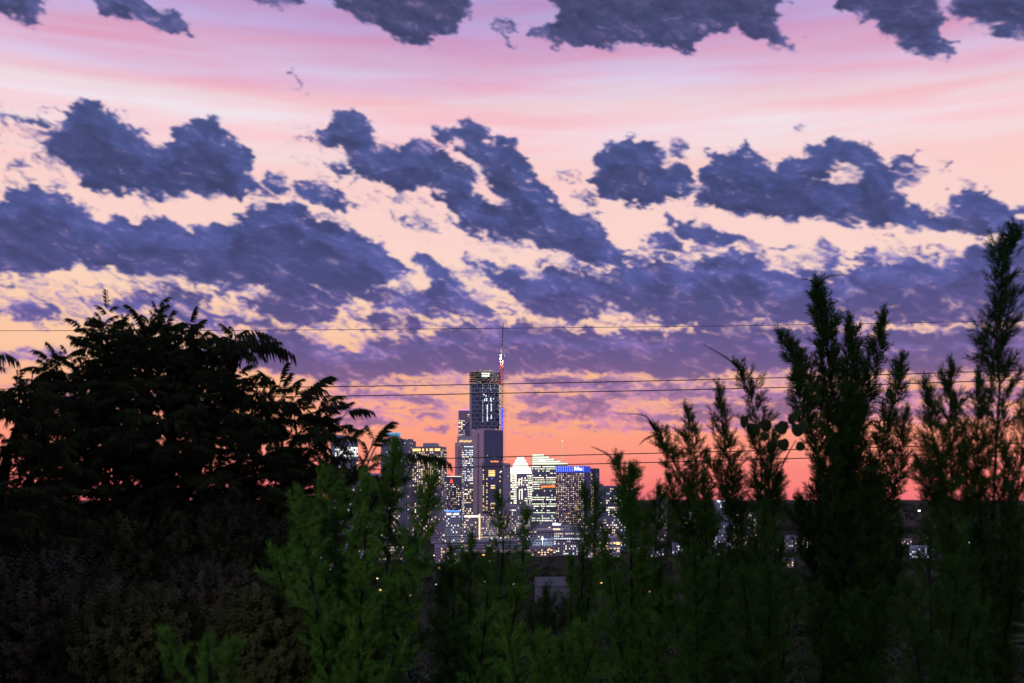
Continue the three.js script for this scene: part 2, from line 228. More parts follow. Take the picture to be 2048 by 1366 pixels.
// a grid of windows on one face; every pane is a real slab, set a little proud of the wall
function windows(o, f) {
  const r = rng(f.seed || 1), side = f.side, w = side ? o.D : o.W, rows = Math.max(1, Math.round((f.y1 - f.y0) / f.fh)), cols = Math.max(1, Math.round(w * ((f.u1 ?? 1) - (f.u0 ?? 0)) / f.cw)), dark = new Boxes(), lits = {};
  const cw = w * ((f.u1 ?? 1) - (f.u0 ?? 0)) / cols, rh = (f.y1 - f.y0) / rows;
  for (let i = 0; i < rows; i++) {
    const rowLit = r() < (f.rowLit || 0), rowPal = f.pal[Math.floor(r() * f.pal.length)];
    for (let k = 0; k < cols; k++) {
      const u = -w / 2 + w * (f.u0 ?? 0) + (k + .5) * cw, y = f.y0 + (i + .5) * rh, t = (i + .5) / rows, on = r() < (typeof f.lit === 'function' ? f.lit(t, (k + .5) / cols) : f.lit) || (rowLit && r() < .9);
      const pal = rowLit ? rowPal : f.pal[Math.floor(r() * f.pal.length)], wx = cw * (f.wf ?? .6), hy = rh * (f.hf ?? .55), jitter = on ? .75 + r() * .3 : 1;
      if (!on && f.dark === false) continue;
      const b = on ? (lits[pal] ||= new Boxes()) : dark, pr = on ? .14 : .1;
      if (side) b.add(o.sideSign * (o.W / 2 + pr - .15), y, -u * o.sideSign, .3, hy * jitter, wx * jitter); else b.add(u, y, o.D / 2 + pr - .15, wx * jitter, hy * jitter, .3);
    }
  }
  dark.build(o.g, 'windows', f.glass || GLASS, 'stuff');
  for (const k in lits) lits[k].build(o.g, 'lit_windows', LIT[k], 'stuff');
  if (f.bands) { const b = new Boxes(); for (let i = 0; i <= rows; i++) { if (side) b.add(o.sideSign * (o.W / 2 + .2), f.y0 + i * rh, 0, .5, rh * .22, w); else b.add(0, f.y0 + i * rh, o.D / 2 + .2, w, rh * .22, .5); } b.build(o.g, 'floor_bands', f.bands, 'stuff'); }
  if (f.piers) { const b = new Boxes(); for (let k = 0; k <= cols; k++) { const u = -w / 2 + w * (f.u0 ?? 0) + k * cw; if (side) b.add(o.sideSign * (o.W / 2 + .25), (f.y0 + f.y1) / 2, -u * o.sideSign, .55, f.y1 - f.y0, cw * .16); else b.add(u, (f.y0 + f.y1) / 2, o.D / 2 + .25, cw * .16, f.y1 - f.y0, .55); } b.build(o.g, 'piers', f.piers, 'stuff'); }
}
const roofBox = (o, name, u0, u1, h, mat, d = .6) => new Boxes().add((u0 + u1 - 1) / 2 * o.W, o.H + h / 2 - .01, 0, (u1 - u0) * o.W, h, o.D * d).build(o.g, name, mat);
function parapet(o, mat = WALL.slate) { const b = new Boxes(), t = .6; for (const k of [-1, 1]) { b.add(k * (o.W / 2 - t / 2), o.H + .6, 0, t, 1.2, o.D); b.add(0, o.H + .6, k * (o.D / 2 - t / 2), o.W - 2 * t, 1.2, t); } b.build(o.g, 'parapet', mat); }
function sign(o, name, mat, cx, cy, rects, z = .5) {   // letters: [u, v, w, h] in metres round (cx, cy) on the front face
  const b = new Boxes(); for (const [u, v, w, h] of rects) b.add(cx + u, cy + v, o.D / 2 + z, w, h, .5); return b.build(o.g, name, mat);
}

// 1. blue-grey slab with a slanting curved roof, far left, over the foliage
{
  const o = tower({ name: 'office_tower', label: 'blue-grey tower with slanting roof and white lit floors, leftmost in the skyline', x0: 661, x1: 716, top: 892, d: 2150, side: -9, turn: 20, mat: WALL.grey });
  const sh = new THREE.Shape(); sh.moveTo(-o.W / 2, 0); sh.lineTo(o.W / 2, 0); sh.lineTo(o.W / 2, 14); sh.quadraticCurveTo(0, 22, -o.W / 2, 22); sh.closePath();
  const gx = new THREE.ExtrudeGeometry(sh, { depth: o.D, bevelEnabled: false }); gx.translate(0, o.H, -o.D / 2); part(o.g, 'curved_roof', gx, std(.36, .4, .52, .5));
  windows(o, { seed: 3, y0: o.H - 20, y1: o.H - 1, fh: 3.9, cw: 3.2, lit: .75, pal: ['white', 'cool', 'white'], wf: .8, hf: .7 });
  windows(o, { seed: 4, y0: 12, y1: o.H - 22, fh: 4, cw: 3.6, lit: .16, pal: ['warm', 'white'], wf: .7 });
}
// 2. slate tower carrying a round crown with blue light
{
  const o = tower({ name: 'crowned_tower', label: 'slate tower topped by a white ring crown with bright blue light', x0: 762, x1: 832, top: 881, d: 2100, side: 14, turn: 24, mat: WALL.slate });
  windows(o, { seed: 5, y0: 10, y1: o.H - 3, fh: 4, cw: 3.4, lit: .06, pal: ['warm', 'dim', 'cool'], wf: .5, piers: WALL.grey });
  windows(o, { seed: 6, side: true, y0: 10, y1: o.H - 3, fh: 4, cw: 3.4, lit: .06, pal: ['warm', 'dim'], wf: .5 });
  roofBox(o, 'penthouse', .62, .96, 3.4, WALL.slate);
  const R = 13, cr = new THREE.CylinderGeometry(R, R * .82, 9, 40, 1, true); cr.translate(-o.W * .18, o.H + 9, 0); const crown = part(o.g, 'crown', cr, WALL.white);
  const hub = new THREE.CylinderGeometry(R * .8, R * .8, 4.6, 32); hub.translate(-o.W * .18, o.H + 2.3, 0); part(o.g, 'crown_base', hub, WALL.pale);
  for (const [y, r] of [[15, 1.02], [11.5, .97]]) { const t = new THREE.TorusGeometry(R * r + .3, .75, 6, 48); t.rotateX(Math.PI / 2); t.translate(-o.W * .18, o.H + y, 0); part(crown, 'blue_light_ring', t, lit(.05, .42, .8, 1.1)); }
  const e = new Boxes(), rr = rng(7); for (let k = 0; k < 18; k++) e.add((rr() - .5) * o.W * .9, o.H + .8 + rr() * 2, o.D / 2 - .5, 1.1, 1.1, .8); e.build(o.g, 'roof_lights', LIT.warm, 'stuff');
}
// 3. yellow-lit residential block
{
  const o = tower({ name: 'apartment_tower', label: 'apartment tower full of yellow lit windows and a glowing top floor', x0: 824, x1: 893, top: 894, d: 1950, side: 12, turn: 18, mat: WALL.brown });
  roofBox(o, 'penthouse', .34, .78, 7.5, WALL.grey); parapet(o);
  for (const [u0, u1] of [[.02, .3], [.36, .42], [.5, .55], [.62, .74], [.8, .99]]) new Boxes().add((u0 + u1 - 1) / 2 * o.W, o.H - 4.6, o.D / 2 + .1, (u1 - u0) * o.W, 4.4, .5).build(o.g, 'lit_top_window', LIT.yellow);
  const fl = (t) => t > .5 ? .68 : .34;
  windows(o, { seed: 8, y0: 8, y1: o.H - 8, fh: 3.6, cw: 4.1, lit: fl, pal: ['yellow', 'warm', 'yellow', 'white', 'pale', 'dim'], wf: .55, hf: .72, piers: WALL.dark });
  windows(o, { seed: 9, side: true, y0: 8, y1: o.H - 3, fh: 3.6, cw: 4.6, lit: .5, pal: ['yellow', 'white', 'pale'], wf: .5, hf: .6, piers: WALL.slate });
}
// 4. mauve blocks behind the near juniper
{
  const o = tower({ name: 'apartment_block', label: 'mauve apartment block dotted with white windows, half behind the left junipers', x0: 716, x1: 770, top: 948, d: 1850, side: 12, turn: 20, mat: WALL.violet });
  windows(o, { seed: 10, y0: 6, y1: o.H - 3, fh: 3.6, cw: 3.3, lit: .34, pal: ['white', 'warm', 'pale'], wf: .6, bands: WALL.grey });
  windows(o, { seed: 11, side: true, y0: 6, y1: o.H - 3, fh: 3.6, cw: 3.3, lit: .3, pal: ['white', 'warm'], wf: .6 }); parapet(o, WALL.violet);
  const p = tower({ name: 'apartment_block', label: 'lower grey block with warm windows below the yellow-lit apartment tower', x0: 862, x1: 893, top: 974, d: 1750, side: 9, turn: 20, mat: WALL.violet });
  windows(p, { seed: 12, y0: 6, y1: p.H - 3, fh: 3.5, cw: 3, lit: .12, pal: ['white', 'warm', 'dim'], wf: .5, piers: WALL.grey });
  windows(p, { seed: 13, side: true, y0: 6, y1: p.H - 3, fh: 3.5, cw: 3, lit: .2, pal: ['white', 'dim'], wf: .5 });
  const q = tower({ name: 'apartment_block', label: 'narrow violet block with lit windows right behind the mauve apartment block', x0: 768, x1: 800, top: 958, d: 1900, side: -8, turn: 20, mat: WALL.violet });
  windows(q, { seed: 14, y0: 6, y1: q.H - 3, fh: 3.5, cw: 3, lit: .3, pal: ['yellow', 'warm'], wf: .6 }); parapet(q);
}
// 5. hotel with a red emblem
{
  const o = tower({ name: 'hotel_tower', label: 'dark hotel slab with a red emblem and a row of white roof lights', category: 'hotel', x0: 888, x1: 923, top: 953, d: 1850, side: -5, turn: 16, mat: WALL.dark });
  windows(o, { seed: 15, y0: 6, y1: o.H - 12, fh: 3.3, cw: 3.1, lit: .46, pal: ['white', 'warm', 'pale', 'dim'], wf: .46, hf: .5 });
  windows(o, { seed: 16, side: true, y0: 6, y1: o.H - 8, fh: 3.3, cw: 6, lit: .8, pal: ['white', 'pale'], wf: .3, hf: .4 });
  const e = new Boxes(); for (let k = 0; k < 13; k++) e.add((k / 12 - .5) * (o.W - 2), o.H + .3, o.D / 2 + .3, 1.3, 1.0, .6); e.build(o.g, 'roof_lights', LIT.white, 'stuff');
  roofBox(o, 'penthouse', .1, .3, 3, WALL.brown);
  const em = new Boxes(), cx = -o.W * .18, cy = o.H - 6.6, z = o.D / 2 + .5; for (const k of [-1, 1]) { em.bar(V(cx + k * 2.1, cy - 2.4, z), V(cx, cy + 2.6, z), .45); } em.add(cx, cy - .6, z, 2.2, .8, .7); em.add(cx, cy - 3.4, z, 6, 1, .6);
  em.build(o.g, 'emblem_sign', lit(1, .12, .07, 1.6));
}
// 6. tower with a pink roof line and the stepped block in front of it
{
  const o = tower({ name: 'setback_tower', label: 'tower with a glowing pink roof edge, tucked behind the tall unfinished tower', x0: 917, x1: 948, top: 821, d: 2150, side: 0, deep: 26, mat: WALL.violet });
  new Boxes().add(0, o.H + .8, o.D / 2 - .6, o.W + .6, 2, 1.2).build(o.g, 'pink_roof_light', lit(.9, .28, .85, 1.1));
  const dk = new Boxes().add(o.W * .14, o.H / 2 - 8, o.D / 2 + .04, o.W * .7, o.H - 20, .2); dk.build(o.g, 'glass_strip', GLASS2);
  windows(o, { seed: 17, y0: o.H - 56, y1: o.H - 18, fh: 4, cw: 3.6, u1: .42, lit: .65, pal: ['white', 'warm', 'pale'], wf: .8, hf: .6, dark: false });
  windows(o, { seed: 18, y0: o.H - 56, y1: o.H - 6, fh: 4, cw: 4, u0: .42, lit: .18, pal: ['yellow', 'warm', 'dim'], wf: .7, hf: .5, dark: false });
  new Boxes().add(-o.W / 2 - .2, o.H - 40, o.D / 2 - .4, .8, 30, .8).build(o.g, 'pink_corner_light', lit(.9, .3, .6, .6));
  const p = tower({ name: 'stepped_tower', label: 'grey-pink stepped tower with a warmly lit crown, left of the concrete slab tower', x0: 910, x1: 946, top: 885, d: 2050, side: -6, turn: 16, mat: WALL.pink });
  const pc = roofBox(p, 'crown', .12, .95, 12, WALL.pale, .7); const cl = new Boxes(), r = rng(19); for (let k = 0; k < 9; k++) cl.add((.14 + .8 * k / 8 - .5) * p.W, p.H + 2.2 + (k % 3) * .6, p.D * .35 + .3, 1.5, 3, .6); cl.build(pc, 'crown_lights', LIT.yellow, 'stuff');
  windows(p, { seed: 20, y0: 8, y1: p.H - 3, fh: 3.6, cw: 3.4, lit: .05, pal: ['white', 'dim'], wf: .45, piers: WALL.pink });
}
// 7. slim glass tower with a white-lit stair
{
  const o = tower({ name: 'slim_glass_tower', label: 'slim glass tower with cool white lit storeys in front of the stepped tower', x0: 924, x1: 946, top: 894, d: 1900, side: -5, turn: 18, mat: WALL.grey });
  windows(o, { seed: 21, y0: o.H - 58, y1: o.H - 4, fh: 3.6, cw: 2.6, lit: .62, pal: ['cool', 'white', 'cool', 'pale'], wf: .7, hf: .5, bands: WALL.pale });
  windows(o, { seed: 22, y0: 6, y1: o.H - 60, fh: 3.6, cw: 3, lit: .5, pal: ['yellow', 'warm', 'white'], wf: .7, hf: .5, bands: WALL.brown });
  windows(o, { seed: 23, side: true, y0: 6, y1: o.H - 4, fh: 3.6, cw: 2.6, lit: .42, pal: ['cool', 'white', 'warm'], wf: .6, hf: .5 });
  const e = new Boxes(); for (let k = 0; k < 7; k++) e.add((k / 6 - .5) * (o.W - 1), o.H + .7, o.D / 2 - .3, 1.6, 1.7, .6); e.build(o.g, 'roof_lights', LIT.cool, 'stuff');
}
// 8. the tall tower under construction
{
  const o = tower({ name: 'unfinished_skyscraper', label: 'tallest skyscraper, unfinished top, with staggered dark glass panels in pale frames', category: 'skyscraper', x0: 939, x1: 1000, top: 766, d: 2100, side: -4, turn: 8, mat: std(.42, .42, .47, .7) });
  const fx = new Boxes(), panels = [new THREE.BoxGeometry(1, 1, .5), new THREE.BoxGeometry(1, 1, .5)], gl = [std(.05, .07, .13, .2, .5), std(.08, .105, .18, .25, .5)], r = rng(24);
  const rh = 8.3 * o.s, cw = 11.6 * o.s, y0 = o.y(768);
  for (let i = 0; i < 22; i++) for (let k = -1; k < 7; k++) {
    const off = (i % 2) * .5 * cw, a = Math.max(-o.W / 2 + .5, -o.W / 2 + k * cw + off + .45), b = Math.min(o.W / 2 - .5, -o.W / 2 + (k + 1) * cw + off - .45); if (b - a < 1.2) continue;
    const m = new THREE.Mesh(panels[0], gl[r() < .5 ? 0 : 1]); m.name = 'glass_panel'; m.scale.set(b - a, rh - .95, 1); m.position.set((a + b) / 2, y0 - (i + .5) * rh, o.D / 2 - .05 + r() * .06); o.g.add(m);
  }
  // work lights strung up the front: columns of small lamps
  const w = new Boxes(), col = (px, p0, p1, st, sz, sk = 0) => { for (let p = p0; p < p1; p += st) { if (r() < sk) continue; const u = ((px - 943) / 57 - .5) * o.W; w.add(u, o.y(p), o.D / 2 + .45, sz * (.7 + .5 * r()), sz * (.8 + .6 * r()), .4); } };
  col(965.5, 800, 846, 3.6, 1.0); col(974.6, 810, 842, 3.1, 1.9); col(982.6, 802, 842, 3.1, 1.9, .1); col(981, 763, 800, 4, .9, .2); col(968, 789, 792, 3, 2.2); col(972, 791, 793, 3, 2); col(973, 797, 803, 3, 2.3); col(969, 798, 803, 3, 1.8); col(981.5, 797, 803, 3, 2.1); col(987, 797, 799, 3, 2.2);
  col(965, 770, 800, 6, .7, .3); col(998, 768, 830, 4, .8, .2); w.build(o.g, 'work_lights', LIT.cool, 'stuff');
  const sidew = new Boxes(); for (let p = 768; p < 850; p += 3.4) if (r() < .7) sidew.add(-o.W / 2 - .1, o.y(p), -o.D / 2 + r() * o.D, .5, 1, 1.4); sidew.build(o.g, 'edge_lights', LIT.dim, 'stuff');
  // open storeys above the glazing
  const slab = new Boxes(), post = new Boxes(), net = new Boxes(), core = new Boxes(), lamp = new Boxes(), n = 6, fh = 4.1;
  for (let i = 0; i < n; i++) { const y = o.H + i * fh, ex = i % 3 === 1 ? 1.6 : .5; slab.add(0, y + .25, 0, o.W + ex * 2, .5, o.D + ex * 2); if (i < n - 1) for (let k = 0; k <= 9; k++) { post.add((k / 9 - .5) * (o.W - 1), y + fh / 2 + .25, o.D / 2 - .6, .8, fh - .5, .8); post.add((k / 9 - .5) * (o.W - 1), y + fh / 2 + .25, -o.D / 2 + .6, .8, fh - .5, .8); } }
  core.add(0, o.H + 13.5, -o.D * .15, o.W * .5, 26, o.D * .35);
  for (let i = 0; i < 5; i++) for (let k = 0; k < 8; k++) if (r() < .5) net.add((k / 7 - .5) * (o.W - 4), o.H + i * fh + 2.4, o.D / 2 + .35, o.W / 8.2, fh * (.35 + .3 * r()), .25);
  for (let k = 0; k < 7; k++) post.add(-o.W / 2 + 1 + k * 3.3 + r(), o.H + n * fh - 2 + r() * 1.5, o.D / 2 - 1 - r() * 6, .6, 4 + r() * 4 + (k === 0 ? 3 : 0), .6); post.add(0, o.H + n * fh + 4, 0, .5, 9, .5); post.add(o.W * .1, o.H + n * fh - 1.5, 0, o.W * .45, 2, o.D * .4);
  lamp.add(o.W * .02, o.H + 4 * fh + 1.8, o.D / 2 - 2, o.W * .3, 2.6, 1); lamp.add(0, o.H + 3 * fh + 1.8, o.D / 2 - 2.4, o.W * .26, 2.2, 1); for (let k = 0; k < 14; k++) lamp.add((r() - .5) * o.W * .9, o.H + Math.floor(r() * 5) * fh + 2.6, o.D / 2 - 1, .9, .6, .6);
  slab.build(o.g, 'floor_slabs', std(.2, .2, .21), 'stuff'); post.build(o.g, 'columns', std(.14, .14, .15), 'stuff'); net.build(o.g, 'netting', std(.07, .08, .09), 'stuff'); core.build(o.g, 'core_wall', std(.25, .24, .24)); lamp.build(o.g, 'work_lights', lit(.95, 1, .8, 2.2), 'stuff');
  const red = new Boxes(); for (let k = 0; k < 16; k++) red.add((r() - .2) * o.W * .6, o.H - 1 + r() * 8, o.D / 2 + .5, .8, .6, .4); red.build(o.g, 'warning_lights', lit(1, .2, .12, 1), 'stuff');
  // tower crane climbing its right edge
  const d = 2085, s = d / F, base = at(1003.4, HORIZON, d), c = thing('tower_crane', 'red lattice tower crane with near-upright jib and white lamp beside the tallest skyscraper', 'crane', V(base.x, 0, base.z)), Y = (py) => EYE + (HORIZON - py) * s, hw = 2.6;
  const mast = (p0, p1, name, mat) => { const b = new Boxes(), a = Y(p1), e = Y(p0); for (const [x, z] of [[-1, -1], [1, -1], [1, 1], [-1, 1]]) b.add(x * hw, (a + e) / 2, z * hw, .8, e - a, .8); let k = 0; for (let y = a; y < e - 3; y += 5.2, k++) { const q = k % 2 ? 1 : -1; for (const z of [-hw, hw]) b.bar(V(-q * hw, y, z), V(q * hw, Math.min(e, y + 5.2), z), .26); for (const x of [-hw, hw]) b.bar(V(x, y, -q * hw), V(x, Math.min(e, y + 5.2), q * hw), .26); b.add(0, y, hw, 2 * hw, .5, .5); b.add(0, y, -hw, 2 * hw, .5, .5); } return b.build(c, name, mat); };
  mast(722, 815, 'mast', RED); mast(815.6, 868, 'mast', std(.04, .07, .3, .6)); mast(868.6, 1076, 'mast', RED);
  const ml = new Boxes(), bl = new Boxes(), rl = new Boxes(); for (let p = 772; p < 860; p += 3) if (r() < .85) ml.add(-hw - .7, Y(p), hw + .5, 1, 1.1, .6); for (let p = 816; p < 868; p += 2.2) { bl.add(.7, Y(p), hw + .5, 3.4, 1.5, .4); } for (let p = 725; p < 770; p += 4) rl.add(.4, Y(p), hw + .5, 2.6, 1.6, .4); for (let p = 874; p < 925; p += 5) rl.add(1, Y(p), hw + .5, 1.2, 1.2, .4);
  ml.build(c, 'mast_lights', LIT.white, 'stuff'); bl.build(c, 'blue_lights', lit(.02, .08, 1, 1.5), 'stuff'); rl.build(c, 'red_lights', lit(1, .1, .06, .55), 'stuff');
  const jib = new Boxes(), j0 = V(-.6, Y(722), 0), j1 = V((1006.2 - 1003.4) * s, Y(645), 0), W3 = 1.1; for (const [x, z] of [[-W3, -W3], [W3, -W3], [0, W3]]) jib.bar(V(j0.x + x, j0.y, z), V(j1.x + x * .3, j1.y, z * .3), .34);
  for (let k = 0; k < 22; k++) { const a = j0.clone().lerp(j1, k / 22), b = j0.clone().lerp(j1, (k + 1) / 22), q = (k % 2 ? 1 : -1) * W3 * (1 - .6 * k / 22); jib.bar(V(a.x - q, a.y, 0), V(b.x + q, b.y, 0), .22); } const jibM = jib.build(c, 'jib', STEEL);
  new Boxes().add(-2.4, Y(706), 0, .9, 12, 1.2).add(-2.2, Y(711), 1.6, 2.6, 3, 3).add(-3, Y(716), -4, 4, 2, 9).build(c, 'machinery_deck', STEEL);
  const bulb = new THREE.SphereGeometry(1.9, 16, 12); bulb.translate(-2.2, Y(718), 4.2); part(c, 'lamp', bulb, lit(1, .97, .9, 6));
  const pl = new THREE.PointLight(0xfff4e0, 9000, 0, 2); pl.position.set(base.x - 2.2, Y(718), base.z + 8); pl.castShadow = true; scene.add(pl);
  const hoist = new Boxes().bar(V(j1.x + 1.4, Y(650), 0), V((1010 - 1003.4) * s, Y(740), 0), .09).bar(V((1010 - 1003.4) * s, Y(740), 0), V((1010 - 1003.4) * s, Y(918), 0), .22); hoist.build(jibM, 'hoist_rope', STEEL); new Boxes().add((1010 - 1003.4) * s, Y(918.6), 0, 1.6, 2.2, 1).build(jibM, 'hook_block', RED);
}
// 9. concrete slab tower with a dark slot of windows, dark glass flank
{
  const o = tower({ name: 'slab_tower', label: 'tall pinkish concrete slab tower with a dark window slot and dark blue flank', x0: 943, x1: 1006, top: 858, d: 1980, side: 38, turn: 52, mat: WALL.pink });
  const sl = new Boxes(), n = Math.floor((o.H - 10) / 3.5); for (let i = 0; i < n; i++) { sl.add(o.W * .04, 6 + i * 3.5, o.D / 2 + .05, o.W * .15, 2.2, .4); } sl.build(o.g, 'windows', GLASS, 'stuff');
  const jt = new Boxes(); for (let i = 0; i < n; i++) jt.add(0, 7.7 + i * 3.5, o.D / 2 + .02, o.W * .98, .35, .12); jt.build(o.g, 'floor_bands', WALL.violet, 'stuff');
  const gp = new Boxes().add(o.W / 2 + .05, o.H / 2 - .5, 0, .3, o.H - 1, o.D * .97).build(o.g, 'glass_flank', std(.12, .14, .26, .35, .3));
  o.W += .5; windows(o, { seed: 26, side: true, y0: 6, y1: o.H - 3, fh: 3.5, cw: 3.1, lit: .012, pal: ['dim', 'warm'], wf: .42, hf: .5, piers: std(.16, .18, .32, .5) });
  o.W -= .5; const b = new Boxes(); for (let i = 0; i < n; i++) b.add(o.W / 2 - 1.2, 6 + i * 3.5, o.D / 2 + .06, 1.1, 2, .4); b.build(o.g, 'windows', GLASS, 'stuff');
  roofBox(o, 'penthouse', .1, .55, 3, WALL.slate);
  const rl = new Boxes().add(o.W / 2 - 3, o.H + 1, -o.D * .2, 1.6, 1.4, 1.6).add(o.W / 2 - 3, o.H + 1, -o.D * .36, 1.6, 1.4, 1.6).add(-o.W * .4, o.H + .6, o.D / 2 - 1, 1, 1, 1); rl.build(o.g, 'roof_lights', lit(1, .35, .2, 1.2), 'stuff');
}
// 10. broad dark hotel with a red roof sign
{
  const o = tower({ name: 'broad_hotel', label: 'broad dark hotel with small orange roof lettering and a blue light, before the slab tower', category: 'hotel', x0: 964, x1: 1021, top: 926, d: 1750, side: 15, turn: 24, mat: WALL.dark });
  new Boxes().add(o.W / 2 + .05, o.H / 2, 0, .3, o.H - 1, o.D - .6).build(o.g, 'flank_cladding', WALL.grey);
  const cols = [[-.44, .4], [-.27, .45], [.02, .55], [.36, .5]]; const r = rng(27), y = new Boxes(), w2 = new Boxes();
  for (let i = 0; i < Math.floor(o.H / 3.5); i++) for (const [u, p] of cols) { const wide = Math.abs(u - .02) < .01; const yy = 5 + i * 3.5; if (yy > o.H - 4) continue; if (wide ? (i % 5 < 1 || i % 7 === 3) && r() < .9 : r() < p) (r() < .5 ? y : w2).add(u * o.W, yy, o.D / 2 + .1, wide ? o.W * .2 : 1.6, wide ? 2 : 1.9, .4); }
  y.build(o.g, 'lit_windows', LIT.yellow, 'stuff'); w2.build(o.g, 'lit_windows', LIT.pale, 'stuff');
  const crown = new Boxes(); for (let k = 0; k < 6; k++) for (let i = 0; i < 4; i++) crown.add((-.04 + .13 * (k - 2.5) / 2.5) * o.W, o.H - 12 - i * 2.6, o.D / 2 + .12, 1.5, 1.8, .4); crown.build(o.g, 'lit_windows', LIT.yellow, 'stuff');
  windows(o, { seed: 28, y0: 5, y1: o.H * .5, fh: 3.5, cw: 3.2, lit: .2, pal: ['warm', 'yellow', 'dim'], wf: .5 });
  windows({ ...o, W: o.W + .4 }, { seed: 29, side: true, y0: 5, y1: o.H - 4, fh: 3.5, cw: 4, lit: .04, pal: ['warm', 'dim'], wf: .4 });
  const rects = []; for (let k = 0; k < 8; k++) rects.push([(k - 3.5) * 1.75, .2 + (k === 0 || k === 4 ? .6 : 0), 1.1, k === 0 || k === 4 || k === 6 ? 2.8 : 1.9]); sign(o, 'roof_sign', lit(1, .3, .1, 1.6), o.W * .1, o.H + 2.2, rects, -.2);
  new Boxes().add(o.W * .1, o.H + .5, o.D / 2 - .6, 16, 1, .5).build(o.g, 'sign_rail', STEEL);
  const bl = new THREE.SphereGeometry(.9, 12, 8); bl.translate(-.02 * o.W, o.y(957), o.D / 2 + .6); part(o.g, 'blue_light', bl, lit(.05, .1, 1, 3));
  const pb = new THREE.SphereGeometry(1, 12, 8); pb.translate(o.W * .42, o.y(943), o.D / 2 + .6); part(o.g, 'corner_light', pb, LIT.white);
}
// 11. tower with a white glowing folded-glass crown
{
  const o = tower({ name: 'crystal_crown_tower', label: 'tower with a brilliant white glowing spiked glass pyramid crown', x0: 1018, x1: 1064, top: 947, d: 1900, side: 12, turn: 28, mat: WALL.grey });
  // crown: four folded tiers of glowing glass, spiked along the top
  const glow = lit(1, .97, .84, 2.4), fold = new Boxes(), spikes = [];
  const tiers = [[1, 0, .84, 8], [.78, 8, .62, 7], [.58, 15, .44, 6], [.38, 21, .28, 4]];
  for (const [a, y, b, h] of tiers) { const g = new THREE.CylinderGeometry(b * .7071, a * .7071, h, 4, 1); g.rotateY(Math.PI / 4); g.scale(o.W, 1, o.D); g.translate(0, o.H + y + h / 2, 0); part(o.g, 'crown_tier', g.toNonIndexed(), glow); }
  for (const [a, y, b, h] of tiers) for (let k = 0; k < 5; k++) for (const q of [0, 1, 2, 3]) { const t = (k / 4 - .5) * b, p = q === 0 ? [t, b / 2] : q === 1 ? [t, -b / 2] : q === 2 ? [b / 2, t] : [-b / 2, t]; const c = new THREE.ConeGeometry(.9, 4.4, 4); c.translate(p[0] * o.W, o.H + y + h + 1.8, p[1] * o.D); spikes.push(c); }
  part(o.g, 'crown_spikes', mergeGeometries(spikes), glow, 'stuff');
  const ribs = new Boxes(); for (let k = 0; k < 7; k++) ribs.bar(V((k / 6 - .5) * o.W * 1.0, o.H, o.D / 2 + .2), V((k / 6 - .5) * o.W * .5, o.H + 23, o.D * .25 + .4), .16); ribs.build(o.g, 'crown_ribs', WALL.pale, 'stuff');
  windows(o, { seed: 30, y0: o.H - 52, y1: o.H - 2, fh: 4, cw: 2.9, u1: .45, lit: .86, pal: ['white', 'green', 'white'], wf: .92, hf: .62, piers: WALL.pale });
  windows(o, { seed: 31, y0: o.H - 52, y1: o.H - 2, fh: 4, cw: 3, u0: .45, lit: .22, pal: ['white', 'pale'], wf: .85, hf: .5, piers: WALL.white });
  windows(o, { seed: 32, side: true, y0: o.H - 56, y1: o.H - 2, fh: 4, cw: 3, lit: .6, pal: ['white', 'green'], wf: .85, hf: .6 });
  windows(o, { seed: 33, y0: 6, y1: o.H - 54, fh: 3.9, cw: 2.6, lit: .24, rowLit: .3, pal: ['white', 'warm', 'pale', 'white'], wf: .8, hf: .5 });
  // lit arches standing out of the front
  const arch = (u, py, w, h) => { const b = new Boxes(), x = u * o.W, y = o.y(py), z = o.D / 2 + .8; b.add(x - w / 2, y - h / 2, z, .9, h, .8); b.add(x + w / 2, y - h / 2, z, .9, h, .8); b.add(x, y, z, w + .9, .9, .8); b.build(o.g, 'lit_arch', LIT.white); };
  arch(.18, 958, 5, 11); arch(.2, 980, 5, 16); arch(-.22, 948, 9, 14);
}
